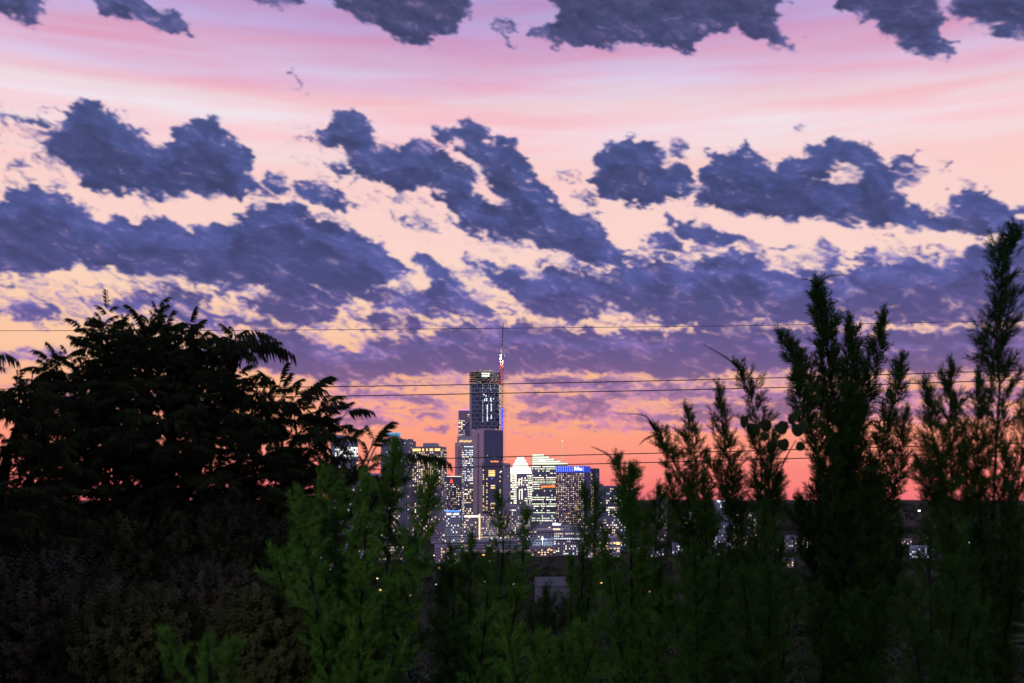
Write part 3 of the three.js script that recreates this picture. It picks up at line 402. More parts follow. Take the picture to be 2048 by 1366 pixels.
// 12. tower with a sail-curved bright roof
{
  const o = tower({ name: 'sail_roof_tower', label: 'office tower with bright pale floors under a roof sloping down like a sail', x0: 1064, x1: 1135, top: 930, d: 2000, side: 0, deep: 34, mat: WALL.slate });
  const sh = new THREE.Shape(), w = o.W; sh.moveTo(-w / 2, 0); sh.lineTo(w / 2, 0); sh.lineTo(w / 2, 1.5); sh.quadraticCurveTo(w * .12, 9, -w * .18, 19.5); sh.lineTo(-w / 2, 19.5); sh.closePath();
  const g = new THREE.ExtrudeGeometry(sh, { depth: o.D, bevelEnabled: false, curveSegments: 10 }); g.translate(0, o.H, -o.D / 2); part(o.g, 'sail_roof', g, WALL.grey);
  const fl = new Boxes(); for (let i = 0; i < 5; i++) { const y = 1.8 + i * 3.9, u1 = [.5, .3, .12, -.02, -.16][i]; fl.add((-.49 + u1) / 2 * w, o.H + y + .4, o.D / 2 + .1, (u1 + .49) * w, 2.7, .5); } fl.build(o.g, 'lit_floors', lit(.96, 1, .74, 1.25));
  new Boxes().add(-w * .2, o.H + 8, o.D / 2 + .5, 10, 5, .4).build(o.g, 'lit_lantern', LIT.white);
  windows(o, { seed: 34, y0: 6, y1: o.H - 1, fh: 3.9, cw: 2.7, lit: .2, rowLit: .42, pal: ['white', 'pale', 'green', 'white'], wf: .85, hf: .45, bands: WALL.slate });
  new Boxes().add(-w * .12, o.H * .52, o.D / 2 + .35, w * .03, o.H * .9, .6).build(o.g, 'mullion', WALL.slate);
  // script sign: a run of rounded strokes in orange-red
  const sg = new Boxes(), cy = o.y(973), z = o.D / 2 + .9, x0 = -w * .24; const board = new Boxes().add(x0 + 12, cy, z - .5, 28, 9, .3).build(o.g, 'sign_board', WALL.dark);
  for (const [u, h, v] of [[1.5, 5.4, -1.1], [5.2, 4, 0], [9, 4, 0], [12.6, 3.6, 0], [16.2, 3.8, 0], [20, 5.8, .8], [23.4, 4.4, 0]]) { const t = new THREE.TorusGeometry(1.25, .5, 6, 14); t.scale(1, h / 3.6, 1); t.translate(x0 + u, cy + v, z); sg.geo(t); }
  sg.build(board, 'script_sign', lit(1, .3, .07, 1.7));
  // lit mast
  const m = new Boxes(); const mx = (1125 - 1099.5) * o.s, mz = -4; m.add(mx, o.H + 22, mz, 1.1, 44, 1.1); m.add(mx, o.H + 46, mz, .5, 6, .5); const mm = m.build(o.g, 'mast', WALL.pale); const b = new Boxes(); for (let k = 0; k < 9; k++) b.add(mx, o.H + 6 + k * 4.4, mz + .7, 1.2, 1.6, .5); b.add(mx, o.H + 45, mz + .7, 2.2, 2.4, .8); b.build(mm, 'mast_lights', LIT.warm, 'stuff');
}
// 13. hotel with the blue crown band
{
  const o = tower({ name: 'blue_crown_hotel', label: 'brick-violet hotel with a glowing blue crown band and gridded small lit windows', category: 'hotel', x0: 1111, x1: 1181, top: 932, d: 1750, side: 12, turn: 20, mat: std(.27, .19, .24) });
  const band = 9.6, bb = new Boxes().add(0, o.H - band / 2, o.D / 2 + .1, o.W + .3, band, .5).build(o.g, 'blue_light_band', lit(.02, .07, .85, 1));
  new Boxes().add(o.W / 2 + .1, o.H - band / 2, 0, .5, band, o.D + .1).build(o.g, 'blue_light_band', lit(.02, .07, .6, .8));
  const dots = new Boxes(); for (let k = 0; k < 13; k++) for (let i = 0; i < 3; i++) { if (k > 8 && k < 12) continue; dots.add((k / 12 - .5) * o.W * .93, o.H - 2.2 - i * 2.6, o.D / 2 + .45, .8, 1.1, .4); } dots.build(bb, 'crown_lights', lit(.45, .6, 1, 2), 'stuff');
  const sg = new Boxes(), cx = o.W * .27, cy = o.H - 4.4, z = o.D / 2 + .8; for (const [u, v, w, h] of [[-5.2, .6, .9, 5.6], [-3, .6, .9, 5.6], [-4.1, .4, 2, .8], [-1.2, -.6, .9, 3.2], [.4, .6, .9, 5.6], [2, .2, .9, 4.6], [2, .6, 2.2, .7]]) sg.add(cx + u, cy + v, z, w, h, .4); for (const u of [4, 6.2]) { const t = new THREE.TorusGeometry(1, .42, 6, 14); t.scale(1, 1.4, 1); t.translate(cx + u, cy - .7, z); sg.geo(t); } sg.build(o.g, 'name_sign', lit(.9, .95, 1, 2.4));
  windows(o, { seed: 35, y0: 7, y1: o.H - band - 1, fh: 3.1, cw: 2.85, lit: (t) => t < .45 ? .62 : .72, pal: ['pale', 'warm', 'dim', 'pale', 'dim', 'white'], wf: .36, hf: .52 });
  windows(o, { seed: 36, side: true, y0: 7, y1: o.H - band - 1, fh: 3.1, cw: 6, lit: .06, pal: ['pale', 'dim'], wf: .3, hf: .5 });
  new Boxes().add(o.W / 2 + .06, (o.H - band) / 2, 0, .25, o.H - band - 1, o.D - .5).build(o.g, 'flank_cladding', std(.16, .19, .3));
}
// 14. dark annex with a bright column of windows
{
  const o = tower({ name: 'annex_tower', label: 'dark blue tower with one tall column of yellow windows, right of the blue-crowned hotel', x0: 1178, x1: 1199, top: 938, d: 1800, side: 8, turn: 26, mat: std(.1, .11, .19) });
  windows(o, { seed: 37, y0: 6, y1: o.H - 4, fh: 3.3, cw: 2.3, u0: .1, u1: .75, lit: .8, pal: ['pale', 'yellow', 'dim', 'white'], wf: .55, hf: .6 }); parapet(o);
  windows(o, { seed: 38, side: true, y0: 6, y1: o.H - 4, fh: 3.3, cw: 3, lit: .02, pal: ['dim'], wf: .4 });
}
// 15. lower office blocks on the right
{
  const a = tower({ name: 'office_block', label: 'low dark block with a thin roof mast, next right of the dark blue tower', x0: 1197, x1: 1207, top: 968, d: 1950, side: 3, turn: 20, mat: WALL.slate }); windows(a, { seed: 39, y0: 5, y1: a.H - 2, fh: 3.6, cw: 3, lit: .1, pal: ['warm'], wf: .6 });
  const b = tower({ name: 'office_block', label: 'blue-grey office block with cool white floodlit top floor, under the juniper tip', x0: 1206, x1: 1246, top: 973, d: 1850, side: -6, turn: 20, mat: std(.2, .23, .34) }); windows(b, { seed: 40, y0: 5, y1: b.H - 2, fh: 3.8, cw: 3.4, lit: .22, rowLit: .1, pal: ['white', 'cool', 'warm', 'green'], wf: .7 }); parapet(b);
  const m = new Boxes().add(-b.W * .1, b.H + 6, 0, .5, 12, .5); m.build(b.g, 'mast', STEEL);
  const c = tower({ name: 'office_block', label: 'office block crowned by three green-white floodlights, rightmost of the skyline', x0: 1240, x1: 1269, top: 976, d: 1900, side: 5, turn: 20, mat: WALL.slate }); windows(c, { seed: 41, y0: 5, y1: c.H - 6, fh: 3.8, cw: 3.2, lit: .2, pal: ['white', 'warm', 'cool'], wf: .6 });
  const fl = new Boxes(); for (const u of [-.4, .1, .45]) fl.add(u * c.W, c.H - 1.5, c.D / 2 + .6, 4.5, 3, 1); fl.build(c.g, 'roof_floodlights', LIT.green); const rd = new Boxes().add(c.W * .3, c.y(1004), c.D / 2 + .4, 3, 2.4, .6); rd.build(c.g, 'red_sign', lit(1, .06, .04, 1.5));
}
// 16. low buildings at the foot of the skyline
function low(x0, x1, top, d, mat, label, w, extra = {}) { const o = tower({ name: extra.name || 'low_building', label, x0, x1, top, d, side: extra.side ?? 0, deep: extra.deep || 22, turn: 20, mat, category: extra.category, group: extra.group }); if (w) windows(o, { y0: 1.2, y1: o.H - 1.2, fh: 3.3, cw: 2.3, wf: .6, hf: .5, ...w }); parapet(o, mat); return o; }
{
  let o = low(889, 921, 1025, 1650, WALL.grey, 'low block with a glowing blue roof band, below the red-emblem hotel', { seed: 50, lit: .12, pal: ['white', 'cool'], bands: WALL.pale });
  new Boxes().add(0, o.H + 1.8, o.D / 2 - .5, o.W * .94, 2.6, 1).build(o.g, 'blue_light_band', lit(.06, .25, 1, 1.6)); new Boxes().add(-o.W * .22, o.H - 2.2, o.D / 2 + .3, o.W * .28, 2.6, .6).add(o.W * .26, o.H - 2.2, o.D / 2 + .3, o.W * .28, 2.6, .6).build(o.g, 'white_sign', lit(.8, .9, 1, 2));
  o = low(925, 962, 1032, 1650, WALL.violet, 'low block with a white light strip along its roof and a tall golden corner light', { seed: 51, lit: .18, pal: ['warm', 'yellow', 'white'] });
  new Boxes().add(0, o.H - .6, o.D / 2 + .3, o.W * .8, 2.4, .5).build(o.g, 'white_light_strip', LIT.white); new Boxes().add(o.W * .42, o.H / 2 + 2, o.D / 2 + .4, 2.2, o.H + 2, .6).build(o.g, 'golden_corner_light', lit(1, .72, .42, 1.6));
  o = low(962, 1022, 1030, 1620, WALL.violet, 'mid-rise block with amber windows below the broad dark hotel', { seed: 52, lit: .4, pal: ['yellow', 'warm', 'dim'], bands: WALL.brown });
  o = low(1020, 1066, 1012, 1640, WALL.grey, 'grey office block with rows of white windows below the crystal-crowned tower', { seed: 53, lit: .25, rowLit: .25, pal: ['white', 'pale', 'warm'], bands: WALL.grey });
  o = low(1064, 1112, 1028, 1620, WALL.slate, 'low office block with pale green window rows below the sail-roofed tower', { seed: 54, lit: .12, rowLit: .4, pal: ['green', 'pale', 'white'], bands: WALL.grey });
  o = low(1060, 1208, 1051, 1560, std(.3, .25, .3), 'long flat convention hall with a white roof sign and pale frieze', { seed: 55, lit: .06, pal: ['warm', 'pale'], cw: 5 }, { name: 'convention_hall', category: 'hall' });
  new Boxes().add(-o.W * .26, o.H - 5, o.D / 2 + .3, o.W * .42, 3, .5).build(o.g, 'frieze', WALL.pink); const sg = new Boxes(); for (let k = 0; k < 6; k++) sg.add(-o.W * .14 + (k - 2.5) * 1.9, o.H + 1.4 + (k === 0 || k === 3 ? .5 : 0), o.D / 2 + .2, 1.5, k === 0 || k === 3 ? 3.2 : 2.2, .6); sg.build(o.g, 'roof_sign', lit(.85, .92, 1, 2.6));
  new Boxes().add(-o.W * .14, o.H - 5.2, o.D / 2 + .6, 10, 2.4, .4).build(o.g, 'lit_entrance', LIT.pale); new Boxes().add(o.W * .25, o.H - 2, o.D / 2 + .4, 12, 1, .4).build(o.g, 'lit_strip', LIT.pale);
  o = low(928, 1062, 1082, 1480, WALL.grey, 'long grey parking deck below the floodlight poles', { seed: 56, lit: .2, rowLit: .25, pal: ['dim', 'dim', 'pale'], cw: 6, wf: .85, hf: .4, glass: WALL.dark }, { name: 'parking_deck', category: 'garage' });
  o = low(1062, 1112, 1096, 1380, WALL.brown, 'low terrace block with warm windows right of the parking deck', { seed: 57, lit: .5, pal: ['warm', 'yellow', 'dim'], cw: 4 });
  o = low(1108, 1178, 1063, 1400, WALL.grey, 'glassy office block with many bright windows, below the blue-crowned hotel', { seed: 58, lit: .4, rowLit: .35, pal: ['white', 'cool', 'pale'], bands: WALL.pale });
  o = low(1166, 1240, 1076, 1330, WALL.pale, 'pale terraced block with long rows of warm light, lowest right of the skyline', { seed: 59, lit: .3, rowLit: .5, pal: ['warm', 'pale', 'yellow'], bands: WALL.white, cw: 4.4 });
  o = low(1196, 1262, 1036, 1500, WALL.slate, 'dark mid-rise with slanting white balcony lights behind the right-centre juniper', { seed: 60, lit: .3, pal: ['white', 'pale', 'warm'] });
  o = low(1358, 1392, 1022, 1500, WALL.violet, 'white-framed house with a big cross-shaped lit window among the right junipers', { seed: 61, lit: .1, pal: ['warm'] }, { name: 'house', category: 'house' }); { const b = new Boxes(); b.add(0, o.H - 7, o.D / 2 + .3, 9, 10, .3); const lw = b.build(o.g, 'lit_window', lit(.8, .8, .95, .6)); const c = new Boxes(); c.add(0, o.H - 7, o.D / 2 + .7, .8, 10.6, .4); c.add(0, o.H - 7, o.D / 2 + .72, 9.4, .8, .4); c.build(lw, 'window_bars', WALL.white); }
  o = low(1428, 1462, 1001, 1700, WALL.grey, 'flat block under a cool white lamp strip seen between the right junipers', { seed: 62, lit: .12, pal: ['white', 'cool'] }); new Boxes().add(0, o.H - 1, o.D / 2 + .4, o.W * .6, 2.6, .5).build(o.g, 'white_light_strip', LIT.cool);
  o = low(1312, 1334, 990, 1900, WALL.brown, 'small tower with an orange lantern top peeking over the junipers', { seed: 63, lit: .1, pal: ['warm'] }); new Boxes().add(-o.W * .1, o.H + 3, 0, 6, 7, 6).build(o.g, 'lantern', lit(1, .5, .12, 1.6));
  o = low(1460, 1520, 1026, 1500, WALL.violet, 'block with clustered pale lights behind the second right juniper', { seed: 64, lit: .4, pal: ['white', 'pale', 'yellow'] });
  o = low(1868, 1930, 1052, 1300, WALL.slate, 'round-roofed hall with an amber light arc behind the rightmost juniper', null, { name: 'domed_hall', category: 'hall' }); { const R = o.W * .42, dome = new THREE.SphereGeometry(R, 32, 12, 0, Math.PI * 2, 0, Math.PI / 2); dome.scale(1, .35, .5); dome.translate(0, o.H, 0); const dm = part(o.g, 'dome', dome, WALL.pale); const b = new Boxes(); for (let k = 0; k < 18; k++) { const a = Math.PI * k / 17; b.add(Math.cos(a) * R * 1.05, o.H + Math.sin(a) * R * .3, o.D / 2 + .3, 1, .8, .4); } b.build(dm, 'light_arc', LIT.yellow, 'stuff'); }
  const r = rng(66), lowLab = 'small low building dotted with lights at the foot of the skyline';
  for (let i = 0; i < 34; i++) { const x = i < 16 ? 640 + r() * 300 : 1240 + r() * 620, d = 1150 + r() * 600, w = 22 + r() * 34, tp = HORIZON + (EYE - 7 - r() * 16) * F / d; low(x, x + w, tp, d, [WALL.violet, WALL.grey, WALL.slate, WALL.brown][i % 4], lowLab, { seed: 70 + i, lit: .16 + r() * .3, pal: [['warm', 'yellow'], ['white', 'cool'], ['pale', 'dim'], ['white', 'warm']][i % 4] }, { group: 'low buildings at the foot of the skyline' }); }
}
// ---------------------------------------------------------------- lamps of the plain
function lampPost(px, py, d, col, k, label, group, opt = {}) {
  const p = at(px, py, d), gy = ground(p.x, p.z), h = p.y - gy, o = thing(opt.name || 'street_lamp', label, 'lamp', V(p.x, gy, p.z), group), R = opt.r || .8;
  const pole = new THREE.CylinderGeometry(.14, .22, h, 8); pole.translate(0, h / 2, 0); part(o, 'pole', pole, opt.pole || STEEL);
  const arm = new THREE.BoxGeometry(opt.wide || 1.4, .22, .4); arm.translate(0, h, 0); part(o, 'crossarm', arm, STEEL);
  const head = new THREE.SphereGeometry(R, 14, 10); head.scale(1.3, .8, 1); head.translate(0, h - .3, .6); part(o, 'lamp', head, lit(col[0], col[1], col[2], k));
  if (opt.light) { const pl = new THREE.PointLight(L(...col), opt.light, 0, 2); pl.position.set(p.x, p.y - 1.4, p.z + R * 1.2 + 1); pl.castShadow = true; pl.shadow.radius = 10; scene.add(pl); }
  return o;
}
const coolW = [.62, .87, 1], amber = [1, .5, .12], warmW = [1, .8, .55];
lampPost(1085, 1077, 1535, coolW, 5, 'tall bright blue-white floodlight pole right of centre, below the sail-roofed tower', undefined, { name: 'floodlight_pole', r: 1.5, wide: 4, light: 3200, pole: WALL.white });
lampPost(937, 1076, 1535, coolW, 4, 'blue-white floodlight pole above the left end of the parking deck', undefined, { name: 'floodlight_pole', r: 1.3, wide: 3, light: 1800 });
lampPost(983, 1076, 1535, coolW, 3, 'dimmer floodlight pole, second from the left over the parking deck', undefined, { name: 'floodlight_pole', r: .8, light: 900, pole: WALL.white });
lampPost(1001, 1075, 1540, coolW, 3, 'dimmer floodlight pole, third from the left over the parking deck', undefined, { name: 'floodlight_pole', r: .8, light: 900, pole: WALL.white });
lampPost(1236, 1086, 1000, amber, 3, 'broad amber street lamp beside the right-centre juniper', undefined, { r: 1.5 });
lampPost(967, 1109, 700, amber, 3, 'orange street lamp low in the gap left of centre', undefined, { r: .7 });
lampPost(878, 1135, 500, amber, 3, 'orange street lamp lowest in the gap, over the dark slope', undefined, { r: .6 });
lampPost(665, 981, 1500, [1, .1, .05], 2.5, 'red traffic light seen through the left junipers', undefined, { r: .9, name: 'traffic_light' });
lampPost(1838, 1021, 1300, warmW, 4, 'bright white lamp left of the rightmost juniper', undefined, { r: 1.2 });
lampPost(1748, 1041, 1300, [.15, .4, 1], 4, 'blue lamp deep between the two large right junipers', undefined, { r: 1.2 });
{ const r = rng(91); for (let i = 0; i < 60; i++) { const x = i < 24 ? 600 + r() * 330 : i < 36 ? 900 + r() * 340 : 1240 + r() * 700, d = 650 + r() * 1300, py = HORIZON + (EYE - 8 - r() * 4) * F / d; lampPost(x, py, d, r() < .5 ? warmW : r() < .6 ? amber : coolW, 2.5 + 2 * r(), 'tiny distant street lamp among the trees of the plain', 'distant street lamps', { r: .4 + r() * .4 }); } }
for (const [x, y] of [[686.5, 855], [746, 856], [750, 857]]) { const p = at(x, y, 2300), o = thing('light_mast', x < 700 ? 'thin lamp-tipped mast over the leftmost tower' : 'thin lamp-tipped mast of the pair left of the ring-crowned tower', 'mast', V(p.x, 0, p.z), x < 700 ? undefined : 'pair of lamp masts'); const g = new THREE.CylinderGeometry(.25, .4, p.y, 6); g.translate(0, p.y / 2, 0); part(o, 'pole', g, STEEL); const b = new THREE.SphereGeometry(.9, 10, 8); b.translate(0, p.y, 0); part(o, 'lamp', b, LIT.warm); }

// ---------------------------------------------------------------- the dim house on the slope and woodland on the plain
{
  const d = 700, p = at(1108, 1170, d), gy = ground(p.x, p.z), h = p.y - gy, o = thing('grey_roofed_hall', 'dim grey-roofed hall on the slope, low in the gap between the trees', 'hall', V(p.x, gy, p.z)); o.rotation.y = .12;
  new Boxes().add(0, h / 2, 0, 22, h, 16).build(o, 'wall', std(.16, .16, .17));
  const sh = new THREE.Shape(); sh.moveTo(-8.6, 0); sh.lineTo(8.6, 0); sh.lineTo(0, 5.2); sh.closePath(); const g = new THREE.ExtrudeGeometry(sh, { depth: 24, bevelEnabled: false }); g.rotateY(Math.PI / 2); g.translate(-12, h, 0); part(o, 'roof', g, std(.1, .1, .115));
  for (let k = 0; k < 5; k++) new Boxes().add(-8 + k * 4, h * .6, 8.02, 1.8, 2, .1).build(o, 'window', GLASS);
}
{
  const r = rng(101), tri = []; for (let i = 0; i < 170; i++) { const u = r() * 2 - 1, a = r() * 6.2832, q = Math.sqrt(1 - u * u), rr = .55 + .5 * r(), c = V(q * Math.cos(a) * rr, u * rr * .8, q * Math.sin(a) * rr), s = .22; const e = () => V((r() - .5), (r() - .5), (r() - .5)).multiplyScalar(s * 2); for (let k = 0; k < 3; k++) { const v = c.clone().add(e()); tri.push(v.x, v.y, v.z); } }
  const g = new THREE.BufferGeometry(); g.setAttribute('position', new THREE.Float32BufferAttribute(tri, 3)); g.computeVertexNormals();
  const N = 12000, im = new THREE.InstancedMesh(g, new THREE.MeshPhysicalMaterial({ color: L(.042, .05, .028), roughness: 1, specularIntensity: .15 }), N), M = new THREE.Matrix4(), Q = new THREE.Quaternion();
  for (let i = 0; i < N; i++) { const d = i < 8400 ? 45 + Math.pow(r(), 1.3) * 2600 : 2400 + Math.pow(r(), .8) * 7000, a = (r() - .5) * 1.15, x = Math.sin(a) * d, z = -Math.cos(a) * d, s = (2.0 + 2.6 * r()) * (d < 300 ? .8 : d > 2400 ? 1.6 + d / 4000 : 1); const px = 1024 + x / -z * F; const open = d > 1150 && d < 2250 && px > 860 && px < 1270; if (open && r() < .85) { M.makeScale(1e-3, 1e-3, 1e-3); M.setPosition(x, ground(x, z) - 2, z); } else { Q.setFromAxisAngle(V(0, 1, 0), r() * 6.28); M.compose(V(x, ground(x, z) + s * .8, z), Q, V(s * 1.2, s * (.85 + .3 * r()), s * 1.2)); } im.setMatrixAt(i, M); const t = .7 + .6 * r(); im.setColorAt(i, L(t, t, t)); }
  im.name = 'woodland'; im.userData = { kind: 'stuff', label: 'dark mass of trees covering the slope and plain below the city', category: 'woodland' }; scene.add(im);
}
// ---------------------------------------------------------------- overhead wires
function wire(label, pts, d, r) {
  const P = pts.map(([x, y], i) => at(x, y, d * (1 - .02 * i))), c = new THREE.CatmullRomCurve3(P), m = new THREE.Mesh(new THREE.TubeGeometry(c, 80, r, 6), std(.02, .02, .022, .6));
  m.name = numbered('power_line'); m.userData = { label, category: 'wire', group: 'overhead power lines' }; scene.add(m);
}
wire('thin topmost overhead wire crossing the clouds above the tall tower', [[-700, 664], [0, 661.5], [500, 660.5], [1000, 656.5], [1500, 651], [2048, 641], [2800, 622]], 70, .016);
wire('upper wire of the pair crossing the top storeys of the tallest skyscraper', [[-700, 781], [0, 778], [650, 773.5], [1000, 768], [1500, 757], [2048, 740], [2800, 708]], 62, .024);
wire('lower wire of the pair crossing the top storeys of the tallest skyscraper', [[-700, 801], [0, 799], [650, 792.5], [1000, 786.5], [1500, 776.5], [2048, 759], [2800, 728]], 62, .024);
wire('upper wire of the pair crossing the orange sky behind the hotels', [[-700, 934], [0, 931], [760, 920], [1000, 914], [1500, 901.5], [2048, 886], [2800, 860]], 64, .024);
wire('lower wire of the pair crossing the orange sky behind the hotels', [[-700, 952], [0, 949], [760, 938.5], [1000, 932.5], [1500, 919.5], [2048, 903], [2800, 876]], 64, .024);
wire('upper of the two low wires crossing the city lights', [[-700, 1096], [0, 1091], [600, 1083], [930, 1073], [1240, 1057], [2048, 1012], [2800, 966]], 60, .018);
wire('lower of the two low wires crossing the city lights', [[-700, 1106], [0, 1101], [600, 1094], [930, 1086.5], [1240, 1077], [2048, 1042], [2800, 1000]], 60, .02);

const UPV = V(0, 1, 0), XV = V(1, 0, 0);
// ---------------------------------------------------------------- garden floodlight behind the viewpoint, whose beam reaches the nearest junipers
{
  const x = -2.6, z = 1.2, gy = ground(x, z), h = 3.9, o = thing('garden_floodlight', 'small floodlight on a post behind the viewpoint, aimed at the near junipers', 'lamp', V(x, gy, z));
  const aim = at(650, 1270, 5.2), from = V(x, gy + h, z), dir = aim.clone().sub(from).normalize();
  const pole = new THREE.CylinderGeometry(.03, .04, h, 12); pole.translate(0, h / 2 - .12, 0); part(o, 'pole', pole, STEEL);
  const q = new THREE.Quaternion().setFromUnitVectors(UPV, dir), hood = new THREE.CylinderGeometry(.13, .07, .2, 20, 1, true); hood.translate(0, -.02, 0); hood.applyQuaternion(q); hood.translate(0, h, 0); part(o, 'hood', hood, STEEL);
  const back = new THREE.CylinderGeometry(.07, .05, .05, 16); back.translate(0, -.145, 0); back.applyQuaternion(q); back.translate(0, h, 0); part(o, 'housing', back, STEEL);
  const lens = new THREE.CylinderGeometry(.085, .085, .012, 20); lens.translate(0, -.04, 0); lens.applyQuaternion(q); lens.translate(0, h, 0); part(o, 'lamp', lens, lit(1, .93, .78, 8));
  const sp = new THREE.SpotLight(L(1, .93, .78), 62, 0, .26, 1, 2); sp.position.copy(from).addScaledVector(dir, .02); sp.target.position.copy(aim); sp.castShadow = true; sp.shadow.radius = 4; scene.add(sp, sp.target);
}

// ---------------------------------------------------------------- foliage pieces
function needleSpray(seed) {      // a juniper plume, 1 unit long along +y: thin three-sided scale-leaf twiglets on a branching axis
  const r = rng(seed), pos = [];
  const twig = (a, b, w) => { const u = b.clone().sub(a).normalize(), s = V(r() - .5, r() - .5, r() - .5).cross(u).normalize(), t = u.clone().cross(s), c = [0, 2.09, 4.19].map((q) => a.clone().addScaledVector(s, Math.cos(q) * w).addScaledVector(t, Math.sin(q) * w)); for (let k = 0; k < 3; k++) pos.push(...c[k].toArray(), ...c[(k + 1) % 3].toArray(), ...b.toArray()); };
  const ax = (t) => V(.06 * Math.sin(t * 5 + seed), t, .06 * Math.cos(t * 4));
  twig(ax(0), ax(.55), .03); twig(ax(.5), ax(1), .03);
  for (let k = 0; k < 12; k++) { const t = .08 + .86 * k / 12, a = ax(t), q = k * 2.4 + r() * .8, len = (.46 * (1 - t * .55)) * (.7 + .5 * r()), el = .75 + .35 * r(), dir = V(Math.cos(q), el * 1.35, Math.sin(q)).normalize(), b = a.clone().addScaledVector(dir, len); twig(a, b, .027);
    for (let m = 0; m < 3; m++) { const c = a.clone().lerp(b, .3 + .25 * m), d2 = dir.clone().add(V(r() - .5, .2 + r() * .5, r() - .5).multiplyScalar(1.3)).normalize(); twig(c, c.clone().addScaledVector(d2, .17 + .1 * r()), .023); } }
  const g = new THREE.BufferGeometry(); g.setAttribute('position', new THREE.Float32BufferAttribute(pos, 3)); g.computeVertexNormals(); return g;
}
const SPRAYS = [needleSpray(1), needleSpray(2), needleSpray(3)];
function leafletFan(seed, pairs, droop, arch) {   // a pinnate leaf: 1 unit long along +x, arching; leaflets hang
  const r = rng(seed), pos = [], P = (t) => V(t, arch * (t - t * t * 1.5), 0);
  const tri = (a, b, c) => pos.push(...a.toArray(), ...b.toArray(), ...c.toArray());
  for (let k = 0; k < 8; k++) { const a = P(k / 8), b = P((k + 1) / 8), w = .009 * (1 - k / 10); tri(a.clone().add(V(0, 0, w)), a.clone().add(V(0, 0, -w)), b); tri(a.clone().add(V(0, w, 0)), a.clone().add(V(0, -w, 0)), b); }
  for (let k = 0; k < pairs; k++) for (const s of [-1, 1]) {
    const t = .14 + .84 * (k + .5 * (s > 0) * .6) / pairs, a = P(t), len = .25 * (.72 + .5 * Math.sin(Math.PI * Math.min(1, t * .9 + .12))) * (.85 + .3 * r()), dir = V(.42 + .2 * r(), -droop * (.7 + .5 * r()), s * (.75 - .45 * droop * r())).normalize(), side = V(1, 0, 0).sub(dir.clone().multiplyScalar(dir.x)).normalize(), w = len * .13;
    const m1 = a.clone().addScaledVector(dir, len * .33), m2 = a.clone().addScaledVector(dir, len * .68).add(V(0, -len * .05, 0)), e = a.clone().addScaledVector(dir, len).add(V(.02, -len * .18 * (1 + droop), 0));
    const n = side.clone().cross(dir).multiplyScalar(w * .35);
    const l1 = m1.clone().addScaledVector(side, w).add(n), r1 = m1.clone().addScaledVector(side, -w).add(n), l2 = m2.clone().addScaledVector(side, w * .8).add(n), r2 = m2.clone().addScaledVector(side, -w * .8).add(n);
    tri(a, m1, l1); tri(a, r1, m1); tri(l1, m1, l2); tri(m1, m2, l2); tri(m1, r1, r2); tri(m1, r2, m2); tri(l2, m2, e); tri(m2, r2, e);
  }
  const g = new THREE.BufferGeometry(); g.setAttribute('position', new THREE.Float32BufferAttribute(pos, 3)); g.computeVertexNormals(); return g;
}
const BARK = std(.12, .095, .08, .95), BARKG = std(.17, .15, .14, .95);
function tube(pts, r0, r1, seg = 10, sides = 7) {     // tapered limb along a smooth line
  const c = new THREE.CatmullRomCurve3(pts), fr = c.computeFrenetFrames(seg), pos = [], idx = [], nor = [];
  for (let i = 0; i <= seg; i++) { const p = c.getPoint(i / seg), R = mix(r0, r1, i / seg); for (let k = 0; k <= sides; k++) { const a = k / sides * 6.28318, n = fr.normals[i].clone().multiplyScalar(Math.cos(a)).addScaledVector(fr.binormals[i], Math.sin(a)); pos.push(p.x + n.x * R, p.y + n.y * R, p.z + n.z * R); nor.push(n.x, n.y, n.z); } }
  for (let i = 0; i < seg; i++) for (let k = 0; k < sides; k++) { const a = i * (sides + 1) + k, b = a + sides + 1; idx.push(a, b, a + 1, a + 1, b, b + 1); }
  const g = new THREE.BufferGeometry(); g.setAttribute('position', new THREE.Float32BufferAttribute(pos, 3)); g.setAttribute('normal', new THREE.Float32BufferAttribute(nor, 3)); g.setIndex(idx); return g;
}
function scatter(parent, name, geo, mat, list) {      // list of [Matrix4, tint colour]
  const im = new THREE.InstancedMesh(geo, mat, list.length); list.forEach(([m, c], i) => { im.setMatrixAt(i, m); im.setColorAt(i, c); }); im.name = name; im.userData.kind = 'stuff'; parent.add(im); return im;
}
const placeM = (p, dir, roll, s, from = UPV) => { const q = new THREE.Quaternion().setFromUnitVectors(from, dir.clone().normalize()), q2 = new THREE.Quaternion().setFromAxisAngle(from, roll); return new THREE.Matrix4().compose(p, q.multiply(q2), V(s, s, s)); };

